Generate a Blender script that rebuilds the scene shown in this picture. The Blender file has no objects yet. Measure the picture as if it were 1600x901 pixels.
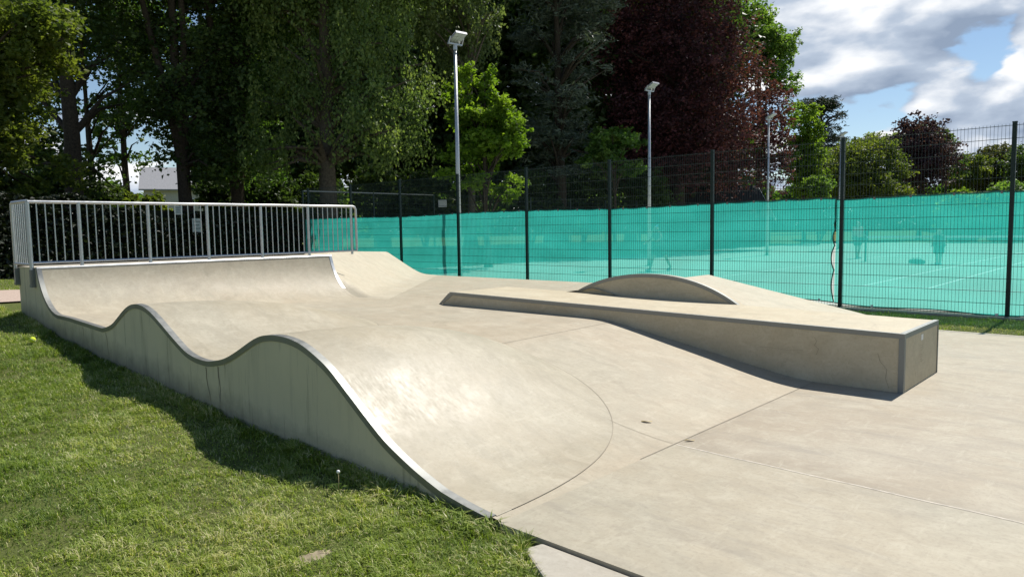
import bpy, math, random
import numpy as np
from mathutils import Vector, Matrix

scene = bpy.context.scene
COL = scene.collection
RND = np.random.default_rng(7)
random.seed(7)

# ------------------------------------------------------------------ camera, sky, sun, exposure
cam_d = bpy.data.cameras.new('camera'); cam = bpy.data.objects.new('camera', cam_d); COL.objects.link(cam)
cam_d.sensor_width = 36.0; cam_d.lens = 25.215; cam_d.clip_start = 0.05; cam_d.clip_end = 2000
_r = Vector((0.68052, -0.73255, -0.01586)); _u = Vector((0.07094, 0.04433, 0.9965)); _f = Vector((0.72928, 0.67926, -0.08213))
m = Matrix((( _r.x, _u.x, -_f.x, 0), (_r.y, _u.y, -_f.y, 0), (_r.z, _u.z, -_f.z, 1.525), (0, 0, 0, 1)))
cam.matrix_world = m
scene.camera = cam

SUN_EL, SUN_AZ = 55.8, 89.6          # azimuth from +Y towards +X
world = bpy.data.worlds.new('World'); scene.world = world; world.use_nodes = True
def build_world():
    nt = world.node_tree; N = nt.nodes; L = nt.links; N.clear()
    out = N.new('ShaderNodeOutputWorld'); bg = N.new('ShaderNodeBackground'); bg.inputs['Strength'].default_value = 0.085
    sky = N.new('ShaderNodeTexSky'); sky.sky_type = 'NISHITA'; sky.sun_disc = False
    sky.sun_elevation = math.radians(SUN_EL); sky.sun_rotation = math.radians(SUN_AZ); sky.altitude = 60; sky.air_density = 1.0; sky.dust_density = 0.05; sky.ozone_density = 2.0
    tc = N.new('ShaderNodeTexCoord')
    def mapping(loc, sc):
        mp = N.new('ShaderNodeMapping'); mp.inputs['Location'].default_value = loc; mp.inputs['Scale'].default_value = sc
        L.new(tc.outputs['Generated'], mp.inputs['Vector']); return mp
    def noise(mp, scale, detail, rough, dist=0.0):
        n = N.new('ShaderNodeTexNoise'); n.inputs['Scale'].default_value = scale; n.inputs['Detail'].default_value = detail
        n.inputs['Roughness'].default_value = rough; n.inputs['Distortion'].default_value = dist
        L.new(mp.outputs[0], n.inputs['Vector']); return n
    OFF = (2.7, 5.9, 3.3)
    SC = (1, 1, 2.2)
    def math_(op, a, b=None, clamp=False):
        n = N.new('ShaderNodeMath'); n.operation = op; n.use_clamp = clamp
        for i, v in enumerate((a, b)):
            if v is None: continue
            if isinstance(v, (int, float)): n.inputs[i].default_value = v
            else: L.new(v, n.inputs[i])
        return n.outputs[0]
    def density(off):                      # broad cloud masses with puffy, billowing tops
        mp = mapping(off, SC); n = noise(mp, 3.6, 8, .52, .1)
        v = N.new('ShaderNodeTexVoronoi'); v.feature = 'F1'; v.inputs['Scale'].default_value = 8.5; v.inputs['Detail'].default_value = 1.0; v.inputs['Roughness'].default_value = .45
        w = noise(mp, 9, 2, .5); wm = N.new('ShaderNodeVectorMath'); wm.operation = 'MULTIPLY_ADD'; L.new(w.outputs['Color'], wm.inputs[0]); wm.inputs[1].default_value = (.12, .12, .12); L.new(mp.outputs[0], wm.inputs[2]); L.new(wm.outputs[0], v.inputs['Vector'])
        return math_('ADD', n.outputs['Fac'], math_('MULTIPLY', math_('SUBTRACT', .42, v.outputs['Distance']), .20))
    D1 = density(OFF); D2 = density((OFF[0] + .010, OFF[1] + .020, OFF[2] + .055))
    cov = N.new('ShaderNodeMapRange'); cov.interpolation_type = 'SMOOTHSTEP'
    cov.inputs['From Min'].default_value = .42; cov.inputs['From Max'].default_value = .465
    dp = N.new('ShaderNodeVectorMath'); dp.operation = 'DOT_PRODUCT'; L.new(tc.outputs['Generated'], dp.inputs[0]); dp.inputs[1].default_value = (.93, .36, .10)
    reg = N.new('ShaderNodeMapRange'); reg.interpolation_type = 'SMOOTHSTEP'; reg.inputs['From Min'].default_value = .25; reg.inputs['From Max'].default_value = .92  # thins cloud outside the view, so the unseen sky gives less fill light
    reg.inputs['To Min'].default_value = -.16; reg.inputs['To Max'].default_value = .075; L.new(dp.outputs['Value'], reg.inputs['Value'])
    sx = N.new('ShaderNodeSeparateXYZ'); L.new(tc.outputs['Generated'], sx.inputs[0])
    hi = N.new('ShaderNodeMapRange'); hi.inputs['From Min'].default_value = .20; hi.inputs['From Max'].default_value = .42; hi.inputs['To Min'].default_value = 0; hi.inputs['To Max'].default_value = -.09; L.new(sx.outputs[2], hi.inputs['Value'])  # cloud thinned overhead too, lowering the sky fill
    lo = N.new('ShaderNodeMapRange'); lo.inputs['From Min'].default_value = .16; lo.inputs['From Max'].default_value = .0; lo.inputs['To Min'].default_value = 0; lo.inputs['To Max'].default_value = .20; L.new(sx.outputs[2], lo.inputs['Value'])
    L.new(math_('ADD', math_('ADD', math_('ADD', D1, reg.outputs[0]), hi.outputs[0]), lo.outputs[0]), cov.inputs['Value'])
    lit = math_('MULTIPLY_ADD', math_('SUBTRACT', D1, D2), 4.4)
    lit.node.inputs[2].default_value = .40
    thin = N.new('ShaderNodeMapRange'); thin.inputs['From Min'].default_value = .45; thin.inputs['From Max'].default_value = .66
    thin.inputs['To Min'].default_value = .16; thin.inputs['To Max'].default_value = -.12
    L.new(D1, thin.inputs['Value'])
    shade = math_('ADD', lit, thin.outputs[0], True)
    cr = N.new('ShaderNodeValToRGB'); e = cr.color_ramp.elements
    e[0].position = 0.0; e[0].color = (2.8, 3.55, 4.8, 1); e[1].position = 1.0; e[1].color = (10.8, 10.8, 10.8, 1)
    q = cr.color_ramp.elements.new(.45); q.color = (4.8, 5.6, 6.8, 1)
    L.new(shade, cr.inputs['Fac'])
    mix = N.new('ShaderNodeMix'); mix.data_type = 'RGBA'
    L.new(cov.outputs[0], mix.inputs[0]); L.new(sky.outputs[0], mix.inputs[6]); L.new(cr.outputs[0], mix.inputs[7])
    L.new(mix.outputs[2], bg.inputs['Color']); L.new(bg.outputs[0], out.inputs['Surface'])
build_world()

sun_d = bpy.data.lights.new('sun', 'SUN'); sun = bpy.data.objects.new('sun', sun_d); COL.objects.link(sun)
sun_d.energy = 5.0; sun_d.angle = math.radians(0.53); sun_d.color = (1.0, .955, .88)
_e, _a = math.radians(SUN_EL), math.radians(SUN_AZ)
SUND = Vector((math.sin(_a) * math.cos(_e), math.cos(_a) * math.cos(_e), math.sin(_e)))
sun.rotation_euler = SUND.to_track_quat('Z', 'Y').to_euler()
sun.location = (30, 0, 40)

scene.view_settings.view_transform = 'Standard'; scene.view_settings.look = 'None'
scene.view_settings.exposure = 0.33; scene.view_settings.gamma = 1.0; scene.view_settings.use_curve_mapping = False
scene.render.engine = 'CYCLES'
cy = scene.cycles
cy.max_bounces = 8; cy.diffuse_bounces = 3; cy.glossy_bounces = 3; cy.transmission_bounces = 4; cy.transparent_max_bounces = 12
cy.caustics_reflective = False; cy.caustics_refractive = False
cy.use_denoising = True
cy.sample_clamp_indirect = 6.0

# ------------------------------------------------------------------ helpers
def tag(o, label, cat, group=None):
    o['label'] = label; o['category'] = cat
    if group: o['group'] = group
    return o
def link(o, parent=None):
    COL.objects.link(o)
    if parent is not None: o.parent = parent
    return o
def thing(name, label, cat, loc=(0, 0, 0), rotz=0.0, group=None):
    o = bpy.data.objects.new(name, None); o.empty_display_size = .2; COL.objects.link(o)
    o.location = loc; o.rotation_euler = (0, 0, rotz)
    return tag(o, label, cat, group)

def npmesh(name, V, F, mat, parent=None, smooth=False, attrs=None, loc=None, link_it=True):
    """V (n,3); F a list of integer arrays (k,3) / (k,4)."""
    V = np.asarray(V, np.float32)
    F = [np.asarray(f, np.int32) for f in (F if isinstance(F, (list, tuple)) else [F]) if len(f)]
    me = bpy.data.meshes.new(name)
    me.vertices.add(len(V)); me.vertices.foreach_set('co', V.ravel())
    lt = np.concatenate([np.full(len(f), f.shape[1], np.int32) for f in F])
    ls = np.concatenate([[0], np.cumsum(lt)[:-1]]).astype(np.int32)
    me.loops.add(int(lt.sum())); me.loops.foreach_set('vertex_index', np.concatenate([f.ravel() for f in F]))
    me.polygons.add(len(lt)); me.polygons.foreach_set('loop_start', ls)
    me.update(calc_edges=True)
    me.polygons.foreach_set('use_smooth', np.full(len(lt), bool(smooth)))
    if attrs:
        for k, a in attrs.items():
            at = me.attributes.new(k, 'FLOAT', 'FACE'); at.data.foreach_set('value', np.asarray(a, np.float32))
    me.validate()
    if mat is not None: me.materials.append(mat)
    o = bpy.data.objects.new(name, me)
    if loc is not None: o.location = loc
    if link_it: link(o, parent)
    return o

class MB:
    """collects boxes, bars, tubes, grids into one mesh"""
    def __init__(s): s.V = []; s.Q = []; s.T = []; s.n = 0
    def add(s, V, Q=None, T=None):
        V = np.asarray(V, float).reshape(-1, 3)
        if Q is not None and len(Q): s.Q.append(np.asarray(Q, int) + s.n)
        if T is not None and len(T): s.T.append(np.asarray(T, int) + s.n)
        s.V.append(V); s.n += len(V); return s
    BQ = np.array([[0, 3, 2, 1], [4, 5, 6, 7], [0, 1, 5, 4], [1, 2, 6, 5], [2, 3, 7, 6], [3, 0, 4, 7]])
    def box(s, lo, hi):
        x0, y0, z0 = lo; x1, y1, z1 = hi
        return s.add([[x0, y0, z0], [x1, y0, z0], [x1, y1, z0], [x0, y1, z0], [x0, y0, z1], [x1, y0, z1], [x1, y1, z1], [x0, y1, z1]], s.BQ)
    def hexa(s, P): return s.add(P, s.BQ)
    def tube(s, pts, r, n=8, cap=True):
        P = np.asarray(pts, float); k = len(P); r = np.broadcast_to(np.asarray(r, float), (k,))
        T = np.gradient(P, axis=0); T /= np.linalg.norm(T, axis=1, keepdims=True) + 1e-12
        ref = np.array([0, 0, 1.]) if abs(T[0, 2]) < .9 else np.array([1., 0, 0])
        a = np.linspace(0, 2 * np.pi, n, endpoint=False); V = []
        u = np.cross(ref, T[0]); u /= np.linalg.norm(u)
        for i in range(k):
            u = u - T[i] * (u @ T[i]); u /= np.linalg.norm(u) + 1e-12
            w = np.cross(T[i], u)
            V.append(P[i] + r[i] * (np.cos(a)[:, None] * u + np.sin(a)[:, None] * w))
        Q = [[i * n + j, i * n + (j + 1) % n, (i + 1) * n + (j + 1) % n, (i + 1) * n + j] for i in range(k - 1) for j in range(n)]
        V = np.concatenate(V); Tt = []
        if cap:
            V = np.concatenate([V, [P[0]], [P[-1]]]); c0 = k * n
            Tt = [[c0, (j + 1) % n, j] for j in range(n)] + [[c0 + 1, (k - 1) * n + j, (k - 1) * n + (j + 1) % n] for j in range(n)]
        return s.add(V, Q, Tt)
    def grid(s, P):
        P = np.asarray(P, float); a, b = P.shape[:2]
        i, j = np.meshgrid(np.arange(a - 1), np.arange(b - 1), indexing='ij'); i = i.ravel(); j = j.ravel()
        return s.add(P.reshape(-1, 3), np.stack([i * b + j, (i + 1) * b + j, (i + 1) * b + j + 1, i * b + j + 1], 1))
    def build(s, name, mat, parent=None, smooth=False):
        F = []
        if s.Q: F.append(np.concatenate(s.Q))
        if s.T: F.append(np.concatenate(s.T))
        return npmesh(name, np.concatenate(s.V), F, mat, parent, smooth)
def bevel(o, w=.006, seg=2, ang=35):
    b = o.modifiers.new('bevel', 'BEVEL'); b.width = w; b.segments = seg; b.limit_method = 'ANGLE'; b.angle_limit = math.radians(ang); return o
def sharp(o, ang=35):
    o.data.set_sharp_from_angle(angle=math.radians(ang)); return o

# ------------------------------------------------------------------ materials
class NT:
    def __init__(s, name):
        s.m = bpy.data.materials.new(name); s.m.use_nodes = True; s.t = s.m.node_tree; s.N = s.t.nodes; s.L = s.t.links
        s.b = s.N['Principled BSDF']; s.out = s.N['Material Output']; s._tc = None
    def inp(s, sock, v):
        if isinstance(v, bpy.types.NodeSocket): s.L.new(v, sock)
        elif v is not None:
            if isinstance(v, tuple) and len(v) == 3 and sock.type == 'RGBA': v = (*v, 1)
            sock.default_value = v
    def coord(s, scale=(1, 1, 1), loc=(0, 0, 0), rot=(0, 0, 0)):
        if s._tc is None: s._tc = s.N.new('ShaderNodeNewGeometry')
        mp = s.N.new('ShaderNodeMapping'); mp.inputs['Scale'].default_value = scale; mp.inputs['Location'].default_value = loc; mp.inputs['Rotation'].default_value = rot
        s.L.new(s._tc.outputs['Position'], mp.inputs['Vector']); return mp.outputs[0]
    def noise(s, scale, detail=4, rough=.5, vec=None, dist=0.):
        n = s.N.new('ShaderNodeTexNoise'); s.inp(n.inputs['Vector'], vec if vec is not None else s.coord())
        n.inputs['Scale'].default_value = scale; n.inputs['Detail'].default_value = detail; n.inputs['Roughness'].default_value = rough; n.inputs['Distortion'].default_value = dist
        return n.outputs['Fac']
    def ramp(s, fac, stops):
        r = s.N.new('ShaderNodeValToRGB'); e = r.color_ramp.elements
        while len(e) < len(stops): e.new(.5)
        for k, (p, c) in zip(e, stops): k.position = p; k.color = (*c, 1) if isinstance(c, tuple) else (c, c, c, 1)
        s.inp(r.inputs['Fac'], fac); return r.outputs['Color']
    def mix(s, fac, a, b, mode='MIX'):
        n = s.N.new('ShaderNodeMix'); n.data_type = 'RGBA'; n.blend_type = mode
        s.inp(n.inputs[0], fac); s.inp(n.inputs[6], a); s.inp(n.inputs[7], b); return n.outputs[2]
    def math(s, op, a, b=None, c=None, clamp=False):
        n = s.N.new('ShaderNodeMath'); n.operation = op; n.use_clamp = clamp
        for i, v in enumerate((a, b, c)): s.inp(n.inputs[i], v) if v is not None else None
        return n.outputs[0]
    def maprange(s, v, a, b, c=0., d=1.):
        n = s.N.new('ShaderNodeMapRange'); s.inp(n.inputs['Value'], v)
        for k, x in zip(('From Min', 'From Max', 'To Min', 'To Max'), (a, b, c, d)): n.inputs[k].default_value = x
        return n.outputs[0]
    def attr(s, name):
        n = s.N.new('ShaderNodeAttribute'); n.attribute_name = name; return n.outputs['Fac']
    def xyz(s):
        if s._tc is None: s._tc = s.N.new('ShaderNodeNewGeometry')
        n = s.N.new('ShaderNodeSeparateXYZ'); s.L.new(s._tc.outputs['Position'], n.inputs[0]); return n.outputs
    def bump(s, h, strength=.3, dist=.01):
        n = s.N.new('ShaderNodeBump'); n.inputs['Strength'].default_value = strength; n.inputs['Distance'].default_value = dist
        s.inp(n.inputs['Height'], h); s.L.new(n.outputs[0], s.b.inputs['Normal']); return n
    def set(s, **k):
        for a, v in k.items(): s.inp(s.b.inputs[a.replace('_', ' ')], v)
        return s

def simple(name, col, rough=.6, metal=0., spec=.5, var=.12, scale=8.):
    t = NT(name); n = t.noise(scale, 5, .6)
    c = t.mix(t.maprange(n, .3, .7), tuple(x * (1 - var) for x in col), tuple(min(1, x * (1 + var)) for x in col))
    t.set(Base_Color=c, Roughness=t.maprange(n, .3, .7, rough - .06, rough + .06), Metallic=metal); t.b.inputs['Specular IOR Level'].default_value = spec
    return t.m

def concrete(name, base, warm, pale, rough=.5, streak_rot=0., polish=False, slabs=False):
    t = NT(name)
    k = lambda c, f: tuple(x * f for x in c)
    big = t.noise(.6, 6, .65, t.coord(loc=(3, 7, 1)), .5); mid = t.noise(2.3, 8, .68, None, .6)
    tr = t.noise(4.5, 7, .72, t.coord(scale=(1., .20, 1.), rot=(0, 0, streak_rot + .6)), .3); sc2 = t.noise(13, 6, .75, t.coord(scale=(.22, 1., 1.), rot=(0, 0, streak_rot - .35)), .6)
    fine = t.noise(38, 6, .72); speck = t.noise(120, 3, .6)
    if slabs:
        x = t.xyz(); d = t.math('SUBTRACT', x[0], t.math('MULTIPLY_ADD', x[1], .028, 4.315)); st = t.math('GREATER_THAN', d, 0.)
        far = t.math('MULTIPLY', st, t.math('GREATER_THAN', 2.545, x[1]))
        base = t.mix(far, base, (.368, .322, .246)); warm = t.mix(far, warm, (.352, .296, .215))
        pale0 = pale
        c = t.mix(t.maprange(big, .38, .62), base, warm)
        bandn = t.math('MULTIPLY', t.maprange(d, .02, .42, 1., 0.), t.math('GREATER_THAN', d, 0.02)); bn = t.math('MULTIPLY', bandn, t.maprange(t.noise(1.1, 3, .5, t.coord(loc=(1, 5, 0))), .42, .62), None, True)
        c = t.mix(t.math('MULTIPLY', bn, .55, None, True), c, (.20, .165, .12))
        base = (.315, .285, .235); warm = (.34, .29, .22)
    else: c = t.mix(t.maprange(big, .38, .62), base, warm)
    c = t.mix(t.maprange(mid, .48, .72, 0, .75), c, pale)
    c = t.mix(t.maprange(tr, .50, .72, 0, .55), c, k(base, .76))
    c = t.mix(t.maprange(sc2, .56, .76, 0, .60), c, k(pale, 1.12))
    sf = t.noise(8.5, 9, .74, t.coord(scale=(1, .55, 1), loc=(4, 1, 7), rot=(0, 0, streak_rot)), .9)
    c = t.mix(t.maprange(sf, .50, .66, 0, .30), c, k(warm if not slabs else (.34, .29, .215), .74)); c = t.mix(t.maprange(sf, .48, .34, 0, .38), c, k(pale, 1.08))
    c = t.mix(t.maprange(fine, .50, .76, 0, .50), c, k(warm, .66))
    c = t.mix(t.maprange(speck, .66, .80, 0, .45), c, k(base, .5))
    blot = t.noise(1.5, 6, .72, t.coord(loc=(9, 2, 4)), .8)
    c = t.mix(t.maprange(blot, .60, .76, 0, .42), c, (.20, .165, .115))
    dk = t.noise(6.5, 5, .75, t.coord(scale=(.5, 1, 1), loc=(2, 9, 4)), 1.2); c = t.mix(t.maprange(dk, .70, .80, 0, .55), c, (.13, .115, .085))
    t.set(Base_Color=c)
    if polish:
        sc = t.noise(120, 5, .72, t.coord(scale=(1., .13, .13), rot=(0, 0, .25)), .25)
        r = t.math('ADD', t.maprange(sc, .35, .65, rough - .05, rough + .12), t.maprange(mid, .3, .7, -.10, .14))
        t.set(Roughness=r); h = t.math('ADD', t.math('MULTIPLY', sc, .8), t.math('MULTIPLY', fine, .4)); t.bump(h, .15, .004)
    else:
        t.set(Roughness=t.maprange(mid, .3, .7, rough - .07, rough + .08))
        t.bump(t.math('ADD', t.math('MULTIPLY', fine, .6), t.math('MULTIPLY', tr, .5)), .25, .004)
    t.b.inputs['Specular IOR Level'].default_value = .30 if polish else .28
    return t.m

M = {}
M['floor'] = concrete('troweled_concrete', (0.3825, 0.3420, 0.2567), (0.3998, 0.3380, 0.2437), (0.4692, 0.4220, 0.3208), .58)
M['pale'] = concrete('pale_ramp_concrete', (0.4488, 0.4050, 0.3069), (0.4590, 0.4000, 0.2930), (0.5304, 0.4800, 0.3720), .6)
M['floor2'] = concrete('poured_slab_concrete', (0.3448, 0.3180, 0.2437), (0.3723, 0.3250, 0.2381), (0.4386, 0.4000, 0.3088), .58, .4, False, True)
M['ramp'] = concrete('polished_concrete', (0.3723, 0.3350, 0.2511), (0.3856, 0.3320, 0.2362), (0.4590, 0.4180, 0.3208), .46, .2, True)
M['box'] = concrete('cast_concrete', (0.4947, 0.4350, 0.3116), (0.4794, 0.4050, 0.2743), (0.5610, 0.5000, 0.3674), .6)
M['slab'] = concrete('paving_concrete', (.37, .34, .28), (.395, .355, .285), (.45, .42, .355), .75)
def side_wall_mat():
    t = NT('weathered_wall_concrete')
    st = t.noise(5., 7, .68, t.coord(scale=(1, 1, .10))); st2 = t.noise(16., 6, .7, t.coord(scale=(1, 1, .06), loc=(0, 4, 0))); big = t.noise(.9, 5, .6); fine = t.noise(45, 6, .7)
    c = t.mix(t.maprange(big, .35, .65), (.620, .550, .375), (.540, .490, .335))
    c = t.mix(t.maprange(st, .53, .75, 0, .45), c, (.26, .235, .16))
    c = t.mix(t.maprange(st2, .57, .72, 0, .75), c, (.12, .10, .07))
    c = t.mix(t.maprange(fine, .5, .8, 0, .3), c, (.54, .52, .43))
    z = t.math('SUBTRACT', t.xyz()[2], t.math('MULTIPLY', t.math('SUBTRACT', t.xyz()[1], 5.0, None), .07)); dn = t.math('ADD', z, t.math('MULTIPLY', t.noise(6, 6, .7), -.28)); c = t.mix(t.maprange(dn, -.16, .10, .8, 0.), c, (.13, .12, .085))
    t.set(Base_Color=c, Roughness=.75); t.bump(t.math('ADD', fine, t.math('MULTIPLY', st, .5)), .25, .004)
    return t.m
M['wall'] = side_wall_mat()
def steel(name, col, rough):
    t = NT(name); n = t.noise(14, 5, .6); n2 = t.noise(70, 3, .6)
    c = t.mix(t.maprange(n, .3, .7), tuple(x * .82 for x in col), col); c = t.mix(t.maprange(n2, .55, .8, 0, .35), c, tuple(x * .6 for x in col))
    t.set(Base_Color=c, Metallic=.75, Roughness=t.maprange(n, .3, .7, rough - .06, rough + .1)); return t.m
M['galv'] = steel('galvanised_steel', (.56, .57, .57), .42)
M['galv_dull'] = steel('dull_galvanised_steel', (.26, .27, .26), .55)
M['edge'] = steel('steel_edging', (.26, .265, .25), .5)
M['coping'] = steel('worn_coping_steel', (.58, .59, .59), .42)
M['fence'] = simple('dark_green_powder_coat', (.010, .028, .024), .5, 0, .35)
M['joint'] = simple('dark_joint_sealant', (.315, .28, .22), .9, 0, .2)
M['joint_light'] = simple('pale_joint_mortar', (.56, .51, .43), .85, 0, .2, .3, 20)
M['crack'] = simple('crack_dirt', (.20, .17, .13), .95, 0, .1)
M['lamp'] = steel('lamp_casing', (.36, .37, .38), .5)
M['white'] = simple('white_plastic', (.72, .72, .70), .5)
M['line'] = simple('white_court_paint', (.80, .82, .80), .7)
M['lens'] = simple('lamp_lens', (.33, .37, .33), .3)
M['bark'] = simple('bark', (.055, .042, .030), .95, 0, .15, .45, 14)
M['bark_pale'] = simple('pale_bark', (.12, .095, .07), .95, 0, .15, .4, 12)
M['soil'] = simple('bare_soil', (.25, .21, .14), .97, 0, .1, .3, 30)
M['path'] = simple('pink_gravel', (.42, .33, .27), .95, 0, .15, .25, 40)
M['kerb'] = simple('kerb_concrete', (.33, .32, .28), .85, 0, .2, .2, 20)
M['drydead'] = simple('dry_leaf', (.44, .36, .20), .9, 0, .2)
M['ball'] = simple('ball_felt', (.62, .72, .06), .95, 0, .1)
M['roofing'] = simple('dark_felt_roof', (.035, .033, .034), .9, 0, .2)
M['wood'] = simple('dark_timber', (.06, .045, .035), .85, 0, .2)
M['houseroof'] = simple('pale_grey_roof', (.30, .30, .31), .8, 0, .2)
M['housewall'] = simple('pale_render', (.50, .49, .46), .9, 0, .2)
M['glass'] = simple('dark_window', (.03, .035, .04), .15)
M['skin'] = simple('skin', (.42, .27, .20), .6)
M['hair'] = simple('dark_hair', (.05, .035, .025), .7)
M['hairfair'] = simple('fair_hair', (.50, .42, .30), .7)
M['cloth_dark'] = simple('dark_cloth', (.02, .025, .03), .9)
M['cloth_blue'] = simple('light_blue_cloth', (.16, .42, .75), .9)
M['cloth_pink'] = simple('pink_cloth', (.62, .33, .30), .9)
M['cloth_white'] = simple('white_cloth', (.75, .75, .74), .9)
M['cloth_grey'] = simple('grey_cloth', (.10, .11, .12), .9)
M['notice'] = simple('notice_paper', (.34, .35, .35), .6)
M['notice_ink'] = simple('notice_ink', (.16, .165, .17), .7)
def court_mat():
    t = NT('court_acrylic'); n = t.noise(1.2, 5, .6); f = t.noise(60, 3, .6)
    c = t.mix(t.maprange(n, .3, .7), (.33, .37, .33), (.38, .42, .37)); c = t.mix(t.maprange(f, .5, .8, 0, .3), c, (.22, .26, .22))
    t.set(Base_Color=c, Roughness=.85); return t.m
M['court'] = court_mat()
def ground_mat():
    t = NT('lawn_soil'); a = t.noise(.5, 5, .6); b = t.noise(6, 6, .7); f = t.noise(55, 5, .75)
    c = t.mix(t.maprange(a, .35, .65), (.115, .145, .034), (.15, .16, .05))
    c = t.mix(t.maprange(b, .5, .75, 0, .7), c, (.17, .145, .07)); c = t.mix(t.maprange(f, .45, .7, 0, .75), c, (.04, .05, .018))
    t.set(Base_Color=c, Roughness=.95); t.b.inputs['Specular IOR Level'].default_value = .15; t.bump(f, .8, .03); return t.m
M['ground'] = ground_mat()
def foliage(name, stops, trans=.45, gloss=.35, tint=1.25):
    """leaf: diffuse + translucent + a little gloss; colour varies from leaf to leaf"""
    t = NT(name); v = t.attr('v'); c = t.ramp(v, stops)
    big = t.noise(.35, 3, .5); c = t.mix(t.maprange(big, .35, .65, 0, .35), c, t.mix(1.0, c, (1.15, .95, .6), 'MULTIPLY'))
    t.set(Base_Color=c, Roughness=.5); t.b.inputs['Specular IOR Level'].default_value = gloss
    tr = t.N.new('ShaderNodeBsdfTranslucent'); t.inp(tr.inputs['Color'], t.mix(1.0, c, (tint * 1.15, tint * 1.25, tint * .55), 'MULTIPLY'))
    mx = t.N.new('ShaderNodeMixShader'); mx.inputs[0].default_value = trans
    t.L.new(t.b.outputs[0], mx.inputs[1]); t.L.new(tr.outputs[0], mx.inputs[2]); t.L.new(mx.outputs[0], t.out.inputs['Surface'])
    return t.m
F3 = lambda a, b, c: [(0, a), (.42, b), (.78, c), (1, tuple(min(.5, x * 1.6) for x in c))]
M['leaf_dark'] = foliage('leaf_dark', F3((0.0269, 0.0504, 0.0150), (0.0470, 0.0840, 0.0235), (0.0840, 0.1261, 0.0336)), .42)
M['leaf_green'] = foliage('leaf_green', F3((0.0417, 0.0949, 0.0190), (0.0759, 0.1518, 0.0304), (0.1424, 0.2183, 0.0475)), 0.45)
M['leaf_green2'] = foliage('leaf_green2', F3((0.0420, 0.0840, 0.0192), (0.0660, 0.1140, 0.0264), (0.1080, 0.1560, 0.0420)), 0.45)
M['leaf_lime'] = foliage('leaf_lime', F3((0.0676, 0.1087, 0.0338), (0.1207, 0.1812, 0.0580), (0.2294, 0.2898, 0.0966)), 0.48)
M['leaf_pale'] = foliage('leaf_pale', F3((0.0618, 0.0894, 0.0343), (0.1169, 0.1582, 0.0618), (0.1925, 0.2338, 0.0963)), 0.48)
M['leaf_olive'] = foliage('leaf_olive', F3((0.0526, 0.0826, 0.0180), (0.0976, 0.1350, 0.0270), (0.1650, 0.1950, 0.0420)), 0.52)
M['leaf_olive2'] = foliage('leaf_olive2', F3((.060, .055, .020), (.085, .085, .026), (.10, .12, .03)), .35)
M['leaf_bright'] = foliage('leaf_bright', F3((0.0660, 0.1265, 0.0132), (0.1155, 0.1980, 0.0198), (0.1760, 0.2640, 0.0330)), .55, .3, 1.35)
M['leaf_bright2'] = foliage('leaf_bright2', F3((0.0780, 0.1365, 0.0182), (0.1300, 0.2080, 0.0260), (0.1950, 0.2730, 0.0390)), 0.55)
M['leaf_fresh'] = foliage('leaf_fresh', F3((0.0675, 0.1350, 0.0270), (0.1125, 0.1950, 0.0375), (0.1800, 0.2700, 0.0600)), 0.5)
M['leaf_copper'] = foliage('leaf_copper', F3((.030, .014, .018), (.066, .026, .034), (.15, .052, .060)), 0.36, .22, 1.1)
M['leaf_copper2'] = foliage('leaf_copper2', F3((0.0300, 0.0170, 0.0270), (0.0550, 0.0280, 0.0440), (0.1000, 0.0520, 0.0750)), 0.32, .22, 1.1)
M['needle'] = foliage('needle', F3((0.0330, 0.0510, 0.0330), (0.0675, 0.0930, 0.0630), (0.1350, 0.1650, 0.1275)), .15, .4)
M['needle_dark'] = foliage('needle_dark', F3((.018, .030, .016), (.03, .045, .024), (.05, .065, .035)), .15)
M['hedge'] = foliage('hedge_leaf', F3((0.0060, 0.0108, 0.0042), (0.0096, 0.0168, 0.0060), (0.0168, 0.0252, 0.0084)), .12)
M['grass'] = foliage('grass_blade', [(0, (0.083, 0.143, 0.024)), (0.32, (0.198, 0.281, 0.044)), (0.62, (0.319, 0.396, 0.088)), (0.84, (0.484, 0.484, 0.209)), (1, (0.7, 0.66, 0.44))], .38, .4, 1.1)
def net_mat():
    t = NT('windbreak_netting'); n = t.noise(3., 4, .6); wv = t.noise(160, 2, .5, t.coord(scale=(1, 1, .25)))
    c = t.mix(t.maprange(n, .3, .7), (.042, .51, .435), (.058, .57, .49)); c = t.mix(t.maprange(wv, .4, .7, 0, .25), c, (.035, .42, .35))
    t.set(Base_Color=c, Roughness=.6); t.b.inputs['Specular IOR Level'].default_value = .2
    tr = t.N.new('ShaderNodeBsdfTranslucent'); t.inp(tr.inputs['Color'], t.mix(.0, c, c))
    m1 = t.N.new('ShaderNodeMixShader'); m1.inputs[0].default_value = .80; t.L.new(t.b.outputs[0], m1.inputs[1]); t.L.new(tr.outputs[0], m1.inputs[2])
    tp = t.N.new('ShaderNodeBsdfTransparent'); tp.inputs[0].default_value = (.62, .95, .90, 1)
    m2 = t.N.new('ShaderNodeMixShader'); m2.inputs[0].default_value = .38; t.L.new(m1.outputs[0], m2.inputs[1]); t.L.new(tp.outputs[0], m2.inputs[2])
    t.L.new(m2.outputs[0], t.out.inputs['Surface']); return t.m
M['net'] = net_mat()
M['net_hem'] = simple('net_hem', (.015, .16, .13), .7)

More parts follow.
